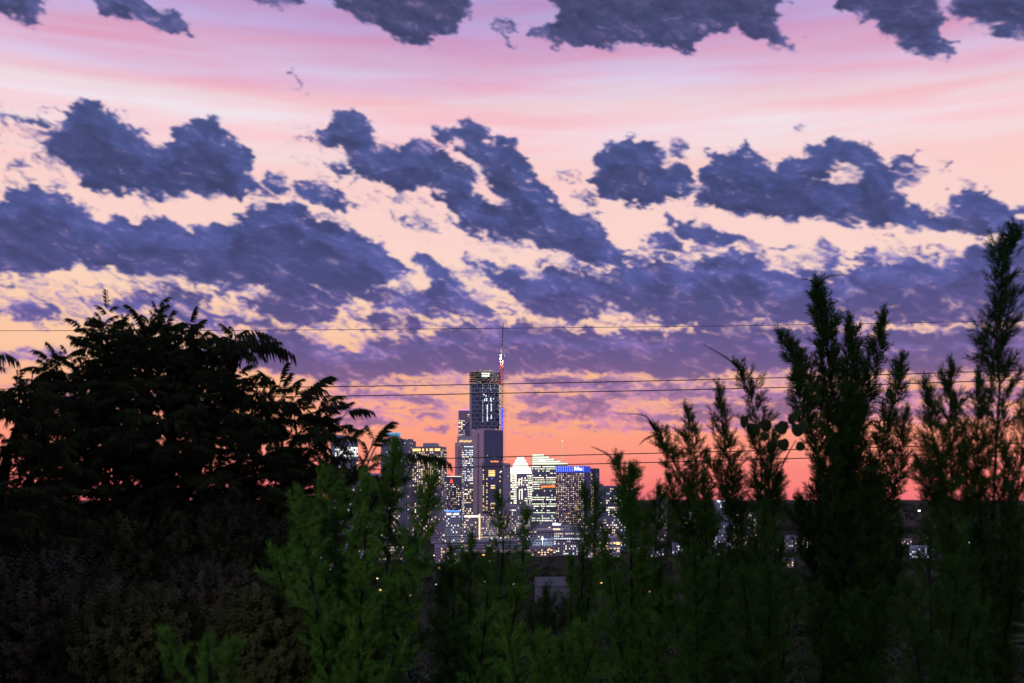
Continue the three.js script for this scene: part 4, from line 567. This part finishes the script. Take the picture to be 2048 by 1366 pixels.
// ---------------------------------------------------------------- junipers: several upright leaders, each with side branches clothed in plumes
const JUN = new THREE.MeshPhysicalMaterial({ specularIntensity: .25, color: L(.03, .085, .011), roughness: .85 });
function juniper(o) {
  const r = rng(o.seed), s = o.d / F, bp = at(o.root, HORIZON, o.d), gy = ground(bp.x, bp.z), t = thing('juniper', o.label, 'tree', V(bp.x, gy, bp.z), 'junipers in the foreground');
  const Q = (x, y, dz = 0) => { const p = at(x, y, o.d - dz); return p.sub(t.position); };
  const list = [], woods = [], tint = () => { const k = .72 + .55 * r(), y = r(); return L(k * (.9 + .35 * y), k, k * (.85 + .2 * r())); };
  const sp = (o.spray || .078), trunkTop = V(0, .35 * (o.fork || 1.2), 0);
  woods.push(tube([V(0, -.25, 0), V(.03, .1, 0), trunkTop.clone()], .11 * (o.thick || 1), .07 * (o.thick || 1), 6, 8));
  for (const ld of o.leaders) {
    const dz = (ld.dz ?? (r() - .5) * .7), pts = ld.p.map(([x, y], i) => Q(x, y, dz + (i ? 0 : 0) + (r() - .5) * .06)).reverse();   // root end first
    const c = new THREE.CatmullRomCurve3([trunkTop, ...pts]), Lw = c.getLength(), R0 = ld.r * s, r1 = (ld.tip || 6) * s;
    woods.push(tube(c.getPoints(9), Math.max(.009, R0 * .05), .003, 14, 6));
    const t0 = ld.t0 ?? .12, n = Math.round(Lw * (1 - t0) / (.021 / (o.dens || 1)));
    let ph = r() * 6;
    for (let k = 0; k < n; k++) {
      const u = t0 + (1 - t0) * (k + r()) / n, base = c.getPoint(u), tan = c.getTangent(u), lobe = .72 + .38 * Math.sin(u * 17 + ph) * Math.sin(u * 7.3 + ph * 2), len = Math.max(r1, R0 * Math.pow(1 - u, .55) * (u < .3 ? .75 + u : 1)) * (.45 + .95 * r()) * (ld.plain ? 1 : lobe + .35);
      ph += 2.399 + (r() - .5) * .9; const az = k * 2.399 + r() * 1.4, rise = .25 + .75 * r() + (u > .85 ? .7 : 0), dir = V(Math.cos(az), rise, Math.sin(az)).normalize().addScaledVector(tan, .35).normalize();
      const end = base.clone().addScaledVector(dir, len); if (len > .1 && r() < .3) woods.push(tube([base, base.clone().lerp(end, .5).add(V(0, -len * .06, 0)), end], .006, .002, 3, 4));
      const m = Math.max(1, Math.round(len / .023));
      for (let j = 0; j < m; j++) { const q = m === 1 ? .6 : .22 + .78 * (j + r() * .6) / m, p = base.clone().lerp(end, q).add(V((r() - .5) * .03, (r() - .5) * .03 - Math.sin(q * 3.1) * len * .05, (r() - .5) * .03)), dd = dir.clone().add(V((r() - .5) * 1.7, .1 + r() * .6, (r() - .5) * 1.7)); list.push([placeM(p, dd, r() * 6.28, sp * (.6 + .75 * r()) * (u > .9 ? .8 : 1)), tint()]); }
    }
    // the leading shoot
    const tipP = c.getPoint(1), tipT = c.getTangent(1); for (let k = 0; k < 7; k++) list.push([placeM(c.getPoint(.94 + .06 * k / 7), tipT.clone().add(V((r() - .5) * .7, .2, (r() - .5) * .7)), r() * 6, sp * .8), tint()]); list.push([placeM(tipP, tipT, 0, sp), tint()]);
  }
  for (const sh of o.shoots || []) { const pts = sh.map(([x, y]) => Q(x, y)); woods.push(tube(pts, .006, .0022, 10, 5)); const c = new THREE.CatmullRomCurve3(pts); for (let k = 0; k < 12; k++) { const u = .1 + .8 * k / 12; list.push([placeM(c.getPoint(u), c.getTangent(u).add(V((r() - .5) * .8, (r() - .3) * .8, (r() - .5) * .8)), r() * 6, sp * .45 * (1.1 - u)), tint()]); } }
  part(t, 'trunk', woods[0], BARKG); part(t, 'limbs', mergeGeometries(woods.slice(1).map((g) => g.toNonIndexed())), BARKG, 'stuff');
  scatter(t, 'crown', SPRAYS[o.seed % 3], o.mat || JUN, list);
  return t;
}
const G = (tip, r, ...p) => ({ p: [tip, ...p], r });
juniper({ seed: 201, d: 5.4, root: 715, label: 'broad bright green juniper left of centre, nearest the viewpoint', leaders: [G([652, 955], 60, [664, 1040], [690, 1200], [705, 1420]), G([598, 1000], 54, [612, 1090], [640, 1260], [680, 1450]), G([548, 1112], 46, [575, 1200], [620, 1330], [670, 1480]), G([728, 965], 50, [730, 1080], [720, 1250], [715, 1440]), G([790, 902], 40, [784, 980], [770, 1180], [740, 1430]), G([868, 962], 52, [850, 1030], [815, 1200], [760, 1440]), G([640, 1040], 70, [655, 1180], [690, 1400]), G([590, 1230], 50, [620, 1340], [670, 1480]), G([830, 1080], 60, [810, 1220], [770, 1440]), G([700, 1130], 66, [700, 1300], [710, 1460])] });
juniper({ seed: 202, d: 6.0, root: 930, label: 'dark-topped juniper thicket in the middle, below the tallest skyscraper', leaders: [G([998, 1000], 25, [1006, 1060], [1000, 1180], [960, 1420]), G([1052, 1034], 20, [1048, 1100], [1030, 1230], [980, 1440]), G([944, 1085], 46, [940, 1180], [935, 1420]), G([902, 1108], 48, [905, 1200], [920, 1430]), G([978, 1112], 40, [975, 1200], [950, 1430]), G([880, 1180], 55, [890, 1300], [915, 1460]), G([1025, 1150], 46, [1015, 1270], [970, 1450]), G([940, 1200], 62, [940, 1330], [935, 1470])] });
juniper({ seed: 203, d: 6.9, root: 1130, label: 'low dark juniper in the gap right of centre, with two thin spires', leaders: [G([1168, 988], 20, [1170, 1060], [1165, 1160], [1150, 1420]), G([1192, 982], 18, [1190, 1060], [1180, 1180], [1150, 1420]), G([1092, 1190], 40, [1095, 1290], [1120, 1460]), G([1140, 1128], 32, [1142, 1230], [1135, 1440]), G([1062, 1230], 42, [1075, 1330], [1115, 1480]), G([1155, 1220], 46, [1150, 1340], [1135, 1470])] });
juniper({ seed: 204, d: 6.3, root: 1265, label: 'juniper with a thin leaning tip right of the blue-crowned hotel', leaders: [G([1236, 925], 36, [1248, 985], [1262, 1100], [1270, 1420]), G([1264, 948], 18, [1258, 1000], [1262, 1080]), G([1318, 985], 40, [1312, 1080], [1290, 1420]), G([1208, 1075], 42, [1222, 1180], [1255, 1430]), G([1290, 1050], 52, [1285, 1200], [1275, 1450]), G([1230, 1160], 56, [1240, 1280], [1260, 1460]), G([1320, 1140], 58, [1305, 1270], [1280, 1460])], shoots: [[[1238, 935], [1222, 915], [1200, 900], [1182, 893]]] });
juniper({ seed: 205, d: 7.6, root: 1420, label: 'twin-peaked juniper against the salmon sky, second right of the skyline', leaders: [G([1308, 856], 46, [1338, 905], [1372, 990], [1405, 1120], [1425, 1400]), G([1374, 820], 48, [1386, 890], [1396, 990], [1412, 1150], [1425, 1420]), G([1338, 960], 34, [1360, 1040], [1400, 1200]), G([1408, 960], 50, [1412, 1080], [1420, 1400]), G([1372, 1060], 60, [1390, 1180], [1415, 1440]), G([1460, 1060], 50, [1450, 1180], [1430, 1440])], shoots: [[[1310, 860], [1296, 836], [1280, 829], [1258, 828]], [[1310, 870], [1292, 878], [1278, 890]]] });
juniper({ seed: 206, d: 8.2, root: 1500, label: 'pair of slender juniper spires left of the tallest right juniper', leaders: [G([1438, 778], 38, [1444, 850], [1460, 940], [1482, 1040], [1495, 1380]), G([1474, 732], 36, [1498, 782], [1516, 860], [1524, 950], [1515, 1060], [1505, 1400]), G([1548, 870], 26, [1542, 940], [1530, 1020], [1510, 1200]), G([1420, 930], 26, [1450, 990], [1480, 1080]), G([1560, 960], 40, [1545, 1040], [1515, 1300]), G([1485, 1060], 54, [1490, 1200], [1500, 1420]), G([1565, 1090], 56, [1545, 1220], [1515, 1420])], shoots: [[[1480, 740], [1456, 718], [1430, 702], [1408, 690]]] });
juniper({ seed: 207, d: 9.2, root: 1705, thick: 1.4, spray: .1, label: 'large many-topped dark juniper on the right, against blue-violet cloud', leaders: [G([1634, 566], 48, [1644, 640], [1658, 740], [1684, 880], [1705, 1400]), G([1562, 676], 24, [1592, 722], [1632, 790], [1672, 900], [1700, 1150]), G([1768, 632], 31, [1756, 700], [1728, 800], [1712, 920], [1708, 1200]), G([1698, 645], 36, [1704, 720], [1704, 850], [1706, 1200]), G([1803, 724], 30, [1792, 790], [1762, 900], [1725, 1080], [1708, 1300]), G([1590, 742], 32, [1604, 820], [1640, 920], [1690, 1150]), G([1812, 828], 42, [1796, 940], [1760, 1080], [1712, 1380]), G([1690, 830], 60, [1696, 960], [1702, 1300]), G([1748, 930], 56, [1738, 1030], [1712, 1300]), G([1640, 930], 56, [1656, 1040], [1695, 1300]), G([1600, 1000], 62, [1625, 1120], [1690, 1400]), G([1740, 1040], 84, [1732, 1180], [1708, 1420]), G([1660, 1100], 84, [1672, 1230], [1700, 1430]), G([1800, 1060], 52, [1780, 1190], [1720, 1430])], shoots: [[[1636, 572], [1646, 560], [1662, 552], [1690, 549]], [[1636, 575], [1622, 562], [1604, 558]]] });
juniper({ seed: 208, d: 5.8, root: 1975, thick: 1.2, label: 'tall near juniper at the right edge with a crooked plume top', leaders: [{ ...G([2030, 484], 66, [2006, 520], [2004, 600], [1990, 690], [2000, 770], [1990, 920], [1975, 1400]), plain: true, tip: 26 }, G([1902, 740], 54, [1900, 850], [1905, 1000], [1950, 1380]), G([1852, 776], 42, [1868, 880], [1896, 1020], [1950, 1380]), G([1958, 760], 52, [1955, 880], [1962, 1050], [1970, 1400]), G([2052, 790], 56, [2040, 940], [2010, 1200], [1980, 1420]), G([1838, 930], 40, [1870, 1020], [1935, 1300]), G([1930, 900], 66, [1940, 1050], [1962, 1380]), G([2010, 900], 62, [2005, 1080], [1985, 1400]), G([1890, 1050], 60, [1910, 1180], [1955, 1420]), G([2040, 1050], 66, [2025, 1200], [1985, 1430])] });
juniper({ seed: 209, d: 5.0, root: 1535, label: 'soft green young juniper standing low before the right spires', leaders: [G([1532, 1030], 46, [1532, 1120], [1530, 1260], [1535, 1460]), G([1486, 1160], 46, [1500, 1260], [1525, 1470]), G([1588, 1170], 44, [1575, 1270], [1545, 1470]), G([1540, 1150], 56, [1538, 1300], [1536, 1480])] });
juniper({ seed: 210, d: 5.6, root: 1400, label: 'low dense juniper filling the bottom right of centre', leaders: [G([1390, 1105], 54, [1392, 1220], [1398, 1440]), G([1440, 1120], 48, [1432, 1230], [1410, 1450]), G([1340, 1180], 56, [1360, 1290], [1390, 1460]), G([1290, 1240], 54, [1320, 1340], [1385, 1490]), G([1420, 1230], 56, [1412, 1340], [1402, 1470])] });
juniper({ seed: 211, d: 4.7, root: 1868, label: 'dim green juniper low before the two tallest right trees', leaders: [G([1858, 1060], 52, [1860, 1180], [1866, 1470]), G([1815, 1180], 50, [1830, 1290], [1858, 1480]), G([1915, 1140], 50, [1902, 1270], [1875, 1480]), G([1945, 1230], 50, [1925, 1340], [1882, 1500])] });
juniper({ seed: 212, d: 6.6, root: 1660, label: 'dark juniper filling the bottom between the two right groups', leaders: [G([1640, 1180], 62, [1645, 1300], [1655, 1470]), G([1710, 1200], 60, [1700, 1310], [1668, 1470]), G([1760, 1190], 56, [1740, 1310], [1680, 1480]), G([1680, 1270], 62, [1672, 1370], [1662, 1490])] });
juniper({ seed: 213, d: 3.1, root: 410, spray: .06, label: 'bright green juniper sapling tips at the bottom left', leaders: [G([333, 1285], 26, [350, 1330], [372, 1385], [402, 1500]), G([420, 1297], 22, [420, 1350], [415, 1500]), G([466, 1308], 20, [458, 1360], [425, 1500])], shoots: [[[335, 1290], [320, 1272], [306, 1256]], [[418, 1305], [414, 1270], [420, 1225]]] });
juniper({ seed: 214, d: 5.0, root: 1075, label: 'low juniper spray along the bottom edge at centre', leaders: [G([1010, 1250], 54, [1030, 1340], [1065, 1490]), G([1080, 1290], 50, [1080, 1370], [1076, 1500]), G([1150, 1270], 54, [1130, 1360], [1085, 1500]), G([1200, 1240], 54, [1170, 1350], [1090, 1500])] });

// ---------------------------------------------------------------- the pinnate-leaved tree on the left
const LEAF = [leafletFan(1, 10, 1.0, .3), leafletFan(2, 10, 1.7, .45), leafletFan(3, 11, 1.3, .2)], LEAFM = new THREE.MeshPhysicalMaterial({ specularIntensity: .15, color: L(.022, .034, .012), roughness: .85, transmission: .2, thickness: 0 });
function pinnateTree(o) {
  const r = rng(o.seed), bp = at(o.root, HORIZON, o.d), gy = ground(bp.x, bp.z), t = thing(o.name, o.label, 'tree', V(bp.x, gy, bp.z)), s = o.d / F, Q = (x, y, dz = 0) => at(x, y, o.d - dz).sub(t.position), lists = [[], [], []];
  const tint = () => { const k = .6 + .7 * r(); return L(k * (.85 + .4 * r()), k, k * .9); }, leaf = (p, dir, len, v = Math.floor(r() * 3)) => { const h = Math.hypot(dir.x, dir.z), yaw = Math.atan2(-dir.z, dir.x), pitch = Math.atan2(dir.y, h), m = new THREE.Matrix4().compose(p, new THREE.Quaternion().setFromEuler(new THREE.Euler((r() - .5) * .5, yaw, pitch, 'YZX')), V(len, len, len)); lists[v].push([m, tint()]); };
  const woods = [], fork = Q(o.root, o.fork);
  part(t, 'trunk', tube([V(0, -.3, 0), V(.05, fork.y * .5, .05), fork], .13, .085, 10, 10), BARK);
  for (const [cx, cy, rx, ry, n] of o.blobs) {
    const c = Q(cx, cy), ax = rx * s, ay = ry * s, az = Math.min(ax, 1.1) * .9; woods.push(tube([fork, fork.clone().lerp(c, .55).add(V(0, -.1, (r() - .5) * .3)), c, c.clone().add(V(0, ay * .6, 0))], .05, .008, 10, 6));
    for (let k = 0; k < n / 5.6; k++) {          // leafy twigs growing outward, fronds alternating along them
      const a = r() * 6.283, u = 2 * r() - 1, q = Math.sqrt(1 - u * u), R = .25 + .5 * r(), e = V(Math.cos(a) * q, u, Math.sin(a) * q), p0 = c.clone().add(V(e.x * R * ax, e.y * R * ay, e.z * R * az)), p1 = c.clone().add(V(e.x * ax, e.y * ay, e.z * az).multiplyScalar(.78 + .52 * r())).add(V((r() - .5) * .12, (r() - .3) * .12, (r() - .5) * .12)), mid = p0.clone().lerp(p1, .5).add(V(0, .05, 0));
      const cv = new THREE.QuadraticBezierCurve3(p0, mid, p1), Lw = cv.getLength(), m = clamp(Math.round(Lw / .045), 4, 14); if (r() < .4) woods.push(tube([p0, mid, p1], .007, .0025, 4, 4));
      for (let j = 0; j < m; j++) { const t = (j + .6) / m, p = cv.getPoint(t), tan = cv.getTangent(t), sd = V(tan.z, 0, -tan.x).normalize().multiplyScalar(j % 2 ? 1 : -1), d = tan.clone().multiplyScalar(.55).addScaledVector(sd, .8).add(V((r() - .5) * .5, (r() - .55) * .7, (r() - .5) * .5)); leaf(p, d, (o.leaf || .17) * (.65 + .6 * r()) * (1.1 - .3 * t)); }
      leaf(p1, p1.clone().sub(mid).add(V(0, (r() - .4) * .1, 0)), (o.leaf || .17) * (.8 + .5 * r()));
    }
  }
  for (const [x0, y0, x1, y1, v = 1] of o.shoots) { const a = Q(x0, y0, .2), b = Q(x1, y1, .2 + (r() - .5) * .2), L2 = b.distanceTo(a); leaf(a, b.clone().sub(a), L2 * 1.02, v); if (o.wood) woods.push(tube([a.clone().add(V(-.1, -.2, 0)), a, a.clone().lerp(b, .4)], .006, .002, 3, 4)); }
  part(t, 'limbs', mergeGeometries(woods.map((g) => g.toNonIndexed())), BARK, 'stuff');
  lists.forEach((l, i) => scatter(t, 'crown', LEAF[i], LEAFM, l));
}
pinnateTree({ seed: 301, name: 'feather_leaved_tree', d: 10.5, root: 330, fork: 1080, wood: true, label: 'large dark feathery-leaved tree filling the left side against the sunset', blobs: [[215, 700, 48, 50, 130], [290, 690, 50, 52, 150], [350, 700, 60, 44, 150], [280, 770, 120, 70, 420], [160, 780, 70, 66, 230], [430, 715, 62, 34, 120], [480, 690, 40, 20, 50], [300, 860, 190, 90, 620], [420, 790, 90, 60, 220], [160, 890, 110, 80, 210], [230, 960, 190, 90, 320], [420, 950, 170, 100, 380], [540, 830, 60, 50, 170], [590, 880, 80, 66, 260], [622, 955, 52, 50, 110], [560, 980, 110, 66, 240], [480, 1060, 160, 70, 330], [200, 1060, 190, 80, 400]],
  shoots: [[500, 690, 592, 694], [470, 672, 552, 660], [420, 700, 500, 668], [380, 668, 404, 634, 0], [330, 660, 342, 618, 0], [300, 650, 318, 622, 0], [250, 650, 246, 628, 0], [215, 650, 188, 634], [180, 680, 155, 668], [350, 650, 372, 650], [560, 770, 568, 722, 0], [600, 800, 656, 742, 0], [590, 790, 652, 768], [550, 760, 500, 742], [640, 830, 690, 800, 0], [610, 850, 672, 858], [690, 826, 746, 812], [665, 880, 720, 868], [700, 880, 725, 850], [480, 700, 520, 720, 2], [100, 740, 78, 712, 0], [85, 760, 90, 716]] });
pinnateTree({ seed: 302, name: 'feather_leaved_tree', d: 9.2, root: -40, fork: 1100, wood: true, label: 'dark feathery-leaved tree cut by the left edge of the view', blobs: [[-10, 830, 60, 40, 90], [50, 800, 40, 44, 70], [20, 900, 70, 30, 70], [90, 880, 40, 60, 80], [0, 1000, 110, 40, 160], [20, 1070, 150, 60, 300]], shoots: [[-20, 712, 38, 708], [-30, 730, 8, 728], [34, 800, 38, 734, 0], [60, 800, 82, 760, 0]] });
pinnateTree({ seed: 303, name: 'feather_leaved_sapling', d: 8.0, root: 700, fork: 1120, wood: true, leaf: .17, label: 'slender feathery-leaved sapling whose fronds cross the yellow-lit tower', blobs: [[738, 965, 26, 34, 40], [720, 1050, 60, 70, 130]], shoots: [[740, 900, 776, 836, 0], [758, 884, 804, 868], [748, 880, 735, 846, 0], [800, 912, 862, 904], [835, 915, 905, 914], [700, 900, 668, 880], [770, 960, 790, 900, 0], [690, 880, 700, 856, 0]] });

// ---------------------------------------------------------------- undergrowth on the left slope
const SMALL = (() => { const r = rng(5), pos = []; for (let k = 0; k < 16; k++) { const q = k * 2.4, y = .1 + .9 * k / 16, a = V(.04 * Math.sin(y * 9), y, .04 * Math.cos(y * 7)), dir = V(Math.cos(q), .35 + .3 * r(), Math.sin(q)).normalize(), s = V(0, 1, 0).cross(dir).normalize(), len = .34 * (1.1 - .5 * y), w = len * .26, m = a.clone().addScaledVector(dir, len * .5), e = a.clone().addScaledVector(dir, len).add(V(0, -len * .25, 0)), l = m.clone().addScaledVector(s, w), t = m.clone().addScaledVector(s, -w), c = m.clone().add(V(0, -w * .3, 0)); for (const v of [a, c, l, a, t, c, c, e, l, c, t, e]) pos.push(v.x, v.y, v.z); } const g = new THREE.BufferGeometry(); g.setAttribute('position', new THREE.Float32BufferAttribute(pos, 3)); g.computeVertexNormals(); return g; })();
const SHRUBM = [new THREE.MeshPhysicalMaterial({ specularIntensity: .2, color: L(.026, .034, .014), roughness: .85 }), new THREE.MeshPhysicalMaterial({ specularIntensity: .2, color: L(.034, .034, .026), roughness: .85 })];
function shrub(label, px, py, d, rx, ry, n, seed, mat = 0, sz = .11) {
  const r = rng(seed), c0 = at(px, py, d), gy = ground(c0.x, c0.z), t = thing('leafy_shrub', label, 'shrub', V(c0.x, gy, c0.z), 'shrubs of the left slope'), s = d / F, c = c0.clone().sub(t.position), list = [], woods = []; n *= 2;
  for (let k = 0; k < 12; k++) { const a = r() * 6.28, e = c.clone().add(V(Math.cos(a) * rx * s * .7, (r() - .1) * ry * s * .8, Math.sin(a) * rx * s * .5)); woods.push(tube([V((r() - .5) * .1, -.1, (r() - .5) * .1), e.clone().multiplyScalar(.5).add(V(0, .1, 0)), e], .014, .003, 5, 5)); }
  for (let k = 0; k < n; k++) { const a = r() * 6.283, u = 2 * r() - 1, q = Math.sqrt(1 - u * u), R = Math.pow(r(), .45), off = V(Math.cos(a) * q * R * rx * s, u * R * ry * s, Math.sin(a) * q * R * rx * s * .7), k2 = .6 + .7 * r(); list.push([placeM(c.clone().add(off), off.clone().normalize().add(V((r() - .5), .5 + r() * .5, (r() - .5))), r() * 6, sz * (.6 + .8 * r())), L(k2 * (.9 + .4 * r()), k2, k2 * .85)]); }
  part(t, 'stems', mergeGeometries(woods.map((g) => g.toNonIndexed())), BARK, 'stuff'); scatter(t, 'foliage', SMALL, SHRUBM[mat], list);
}
shrub('dark leafy shrub at the bottom left corner', 90, 1250, 7.0, 170, 130, 900, 401, 1);
shrub('leafy shrub with yellow-green leaves below the large feathery tree', 260, 1290, 6.2, 140, 110, 800, 402, 0, .09);
shrub('round-topped dim shrub left of the bright green juniper', 470, 1130, 9.0, 130, 110, 900, 403, 0);
shrub('greyish wispy shrub below the round-topped dim shrub', 420, 1240, 6.6, 120, 110, 800, 404, 1, .08);
shrub('low shrub tucked against the foot of the bright green juniper', 530, 1300, 5.2, 110, 110, 700, 405, 0, .08);
shrub('dark shrub far left under the edge tree', 60, 1120, 9.5, 180, 110, 900, 406, 0);
shrub('dark shrub under the middle of the large feathery tree', 270, 1140, 9.6, 180, 110, 900, 407, 0);
{ // dry grass
  const r = rng(411), N = 9000, pos = [0, 0, 0, .012, 0, 0, .05, .55, .02, .05, .55, .02, .012, 0, 0, .06, .55, .02, .05, .55, .02, .06, .55, .02, .22, 1, .05], g = new THREE.BufferGeometry(); g.setAttribute('position', new THREE.Float32BufferAttribute(pos, 3)); g.computeVertexNormals();
  const im = new THREE.InstancedMesh(g, std(.09, .08, .05, .9), N), M = new THREE.Matrix4(); for (let i = 0; i < N; i++) { const d = 3.6 + r() * 7, px = -200 + r() * 2500, x = (px - 1024) / F * d, h = .35 + .55 * r(); M.compose(V(x, ground(x, -d) - .02, -d), new THREE.Quaternion().setFromEuler(new THREE.Euler((r() - .5) * .4, r() * 6.28, (r() - .5) * .4)), V(h, h, h)); im.setMatrixAt(i, M); const k = .5 + .7 * r(); im.setColorAt(i, L(k, k * (.9 + .2 * r()), k * .8)); }
  im.name = 'dry_grass'; im.userData = { kind: 'stuff', label: 'dry grass on the near slope under the trees', category: 'grass' }; scene.add(im);
}
// ---------------------------------------------------------------- round-leaved vine among the right junipers
{
  const mat = new THREE.MeshPhysicalMaterial({ color: L(.03, .055, .014), roughness: .8, specularIntensity: .2, side: THREE.DoubleSide });
  const disc = (() => { const g = new THREE.CircleGeometry(1, 22); const P = g.attributes.position; for (let i = 0; i < P.count; i++) { let x = P.getX(i), y = P.getY(i), a = Math.atan2(y, x); const k = 1 - .22 * Math.max(0, Math.cos(a - Math.PI / 2)) ** 8 * 1.3 + .12 * Math.max(0, Math.cos(a + Math.PI / 2)) ** 6; x *= k; y *= k * 1.08; P.setXYZ(i, x, y - .95, -.16 * (x * x + y * y) + .1 * Math.abs(x)); } g.computeVertexNormals(); return g; })();
  const vine = (label, d, stems, leaves, seed) => { const r = rng(seed), p0 = at(stems[0][0][0], HORIZON, d), gy = ground(p0.x, p0.z), t = thing('round_leaved_vine', label, 'vine', V(p0.x, gy, p0.z)), Q = (x, y) => at(x, y, d).sub(t.position); const w = stems.map((s, i) => tube((i ? [] : [V(0, -.05, 0)]).concat(s.map(([x, y]) => Q(x, y))), .006, .003, 14, 5)); part(t, 'stem', mergeGeometries(w.map((g) => g.toNonIndexed())), BARK);
    for (const [x, y, rad, rot = 0] of leaves) { const m = part(t, 'leaf', disc, mat); m.position.copy(Q(x, y - rad * .9)).add(V(0, 0, (r() - .5) * .12)); const k = rad * d / F; m.scale.set(k * (.9 + .2 * r()), k, k); m.rotation.set(-.25 + r() * .5, (r() - .5) * 1.1, rot + (r() - .5) * .7); } };
  vine('vine of round leaves climbing between the slender spires and the large right juniper', 7.4, [[[1560, 1400], [1552, 1150], [1540, 1000], [1520, 900], [1486, 830]], [[1535, 960], [1560, 870], [1600, 840]], [[1540, 1000], [1570, 920], [1592, 880]]], [[1487, 842, 12], [1510, 858, 13], [1532, 850, 12], [1553, 857, 13, .6], [1530, 872, 9], [1572, 850, 11], [1592, 858, 13], [1582, 838, 10], [1610, 850, 12], [1562, 888, 12], [1590, 900, 10, 1.1], [1545, 915, 9], [1602, 822, 8]], 501);
  vine('two round yellow-green leaves on a stem near the bottom edge, right of centre', 4.6, [[[1650, 1480], [1648, 1380], [1645, 1325], [1630, 1314]]], [[1620, 1312, 11], [1634, 1352, 12]], 502);
}
// ---------------------------------------------------------------- yucca at the right edge
{
  const d = 3.4, p = at(2150, HORIZON, d), gy = ground(p.x, p.z), t = thing('yucca', 'yucca with pale stiff blades poking in at the bottom right edge', 'plant', V(p.x, gy, p.z)), r = rng(601), c = at(2150, 1290, d).sub(t.position), m = std(.11, .11, .065, .9);
  part(t, 'stem', tube([V(0, -.1, 0), c.clone().multiplyScalar(.5), c], .05, .04, 6, 8), BARK);
  for (let k = 0; k < 46; k++) { const a = r() * 6.283, e = -.35 + r() * 1.3, dir = V(Math.cos(a) * Math.cos(e), Math.sin(e), Math.sin(a) * Math.cos(e)), len = .15 + .06 * r(), g = new THREE.ConeGeometry(.012, len, 4, 1); g.scale(1, 1, .35); g.translate(0, len / 2, 0); const b = part(t, 'blade', g, m); b.position.copy(c).add(V(0, (r() - .5) * .1, 0)); b.quaternion.setFromUnitVectors(UPV, dir); }
}

// ---------------------------------------------------------------- shadows on, draw
scene.traverse((o) => { if (o.isMesh) { o.castShadow = true; o.receiveShadow = true; } });
renderer.render(scene, camera);
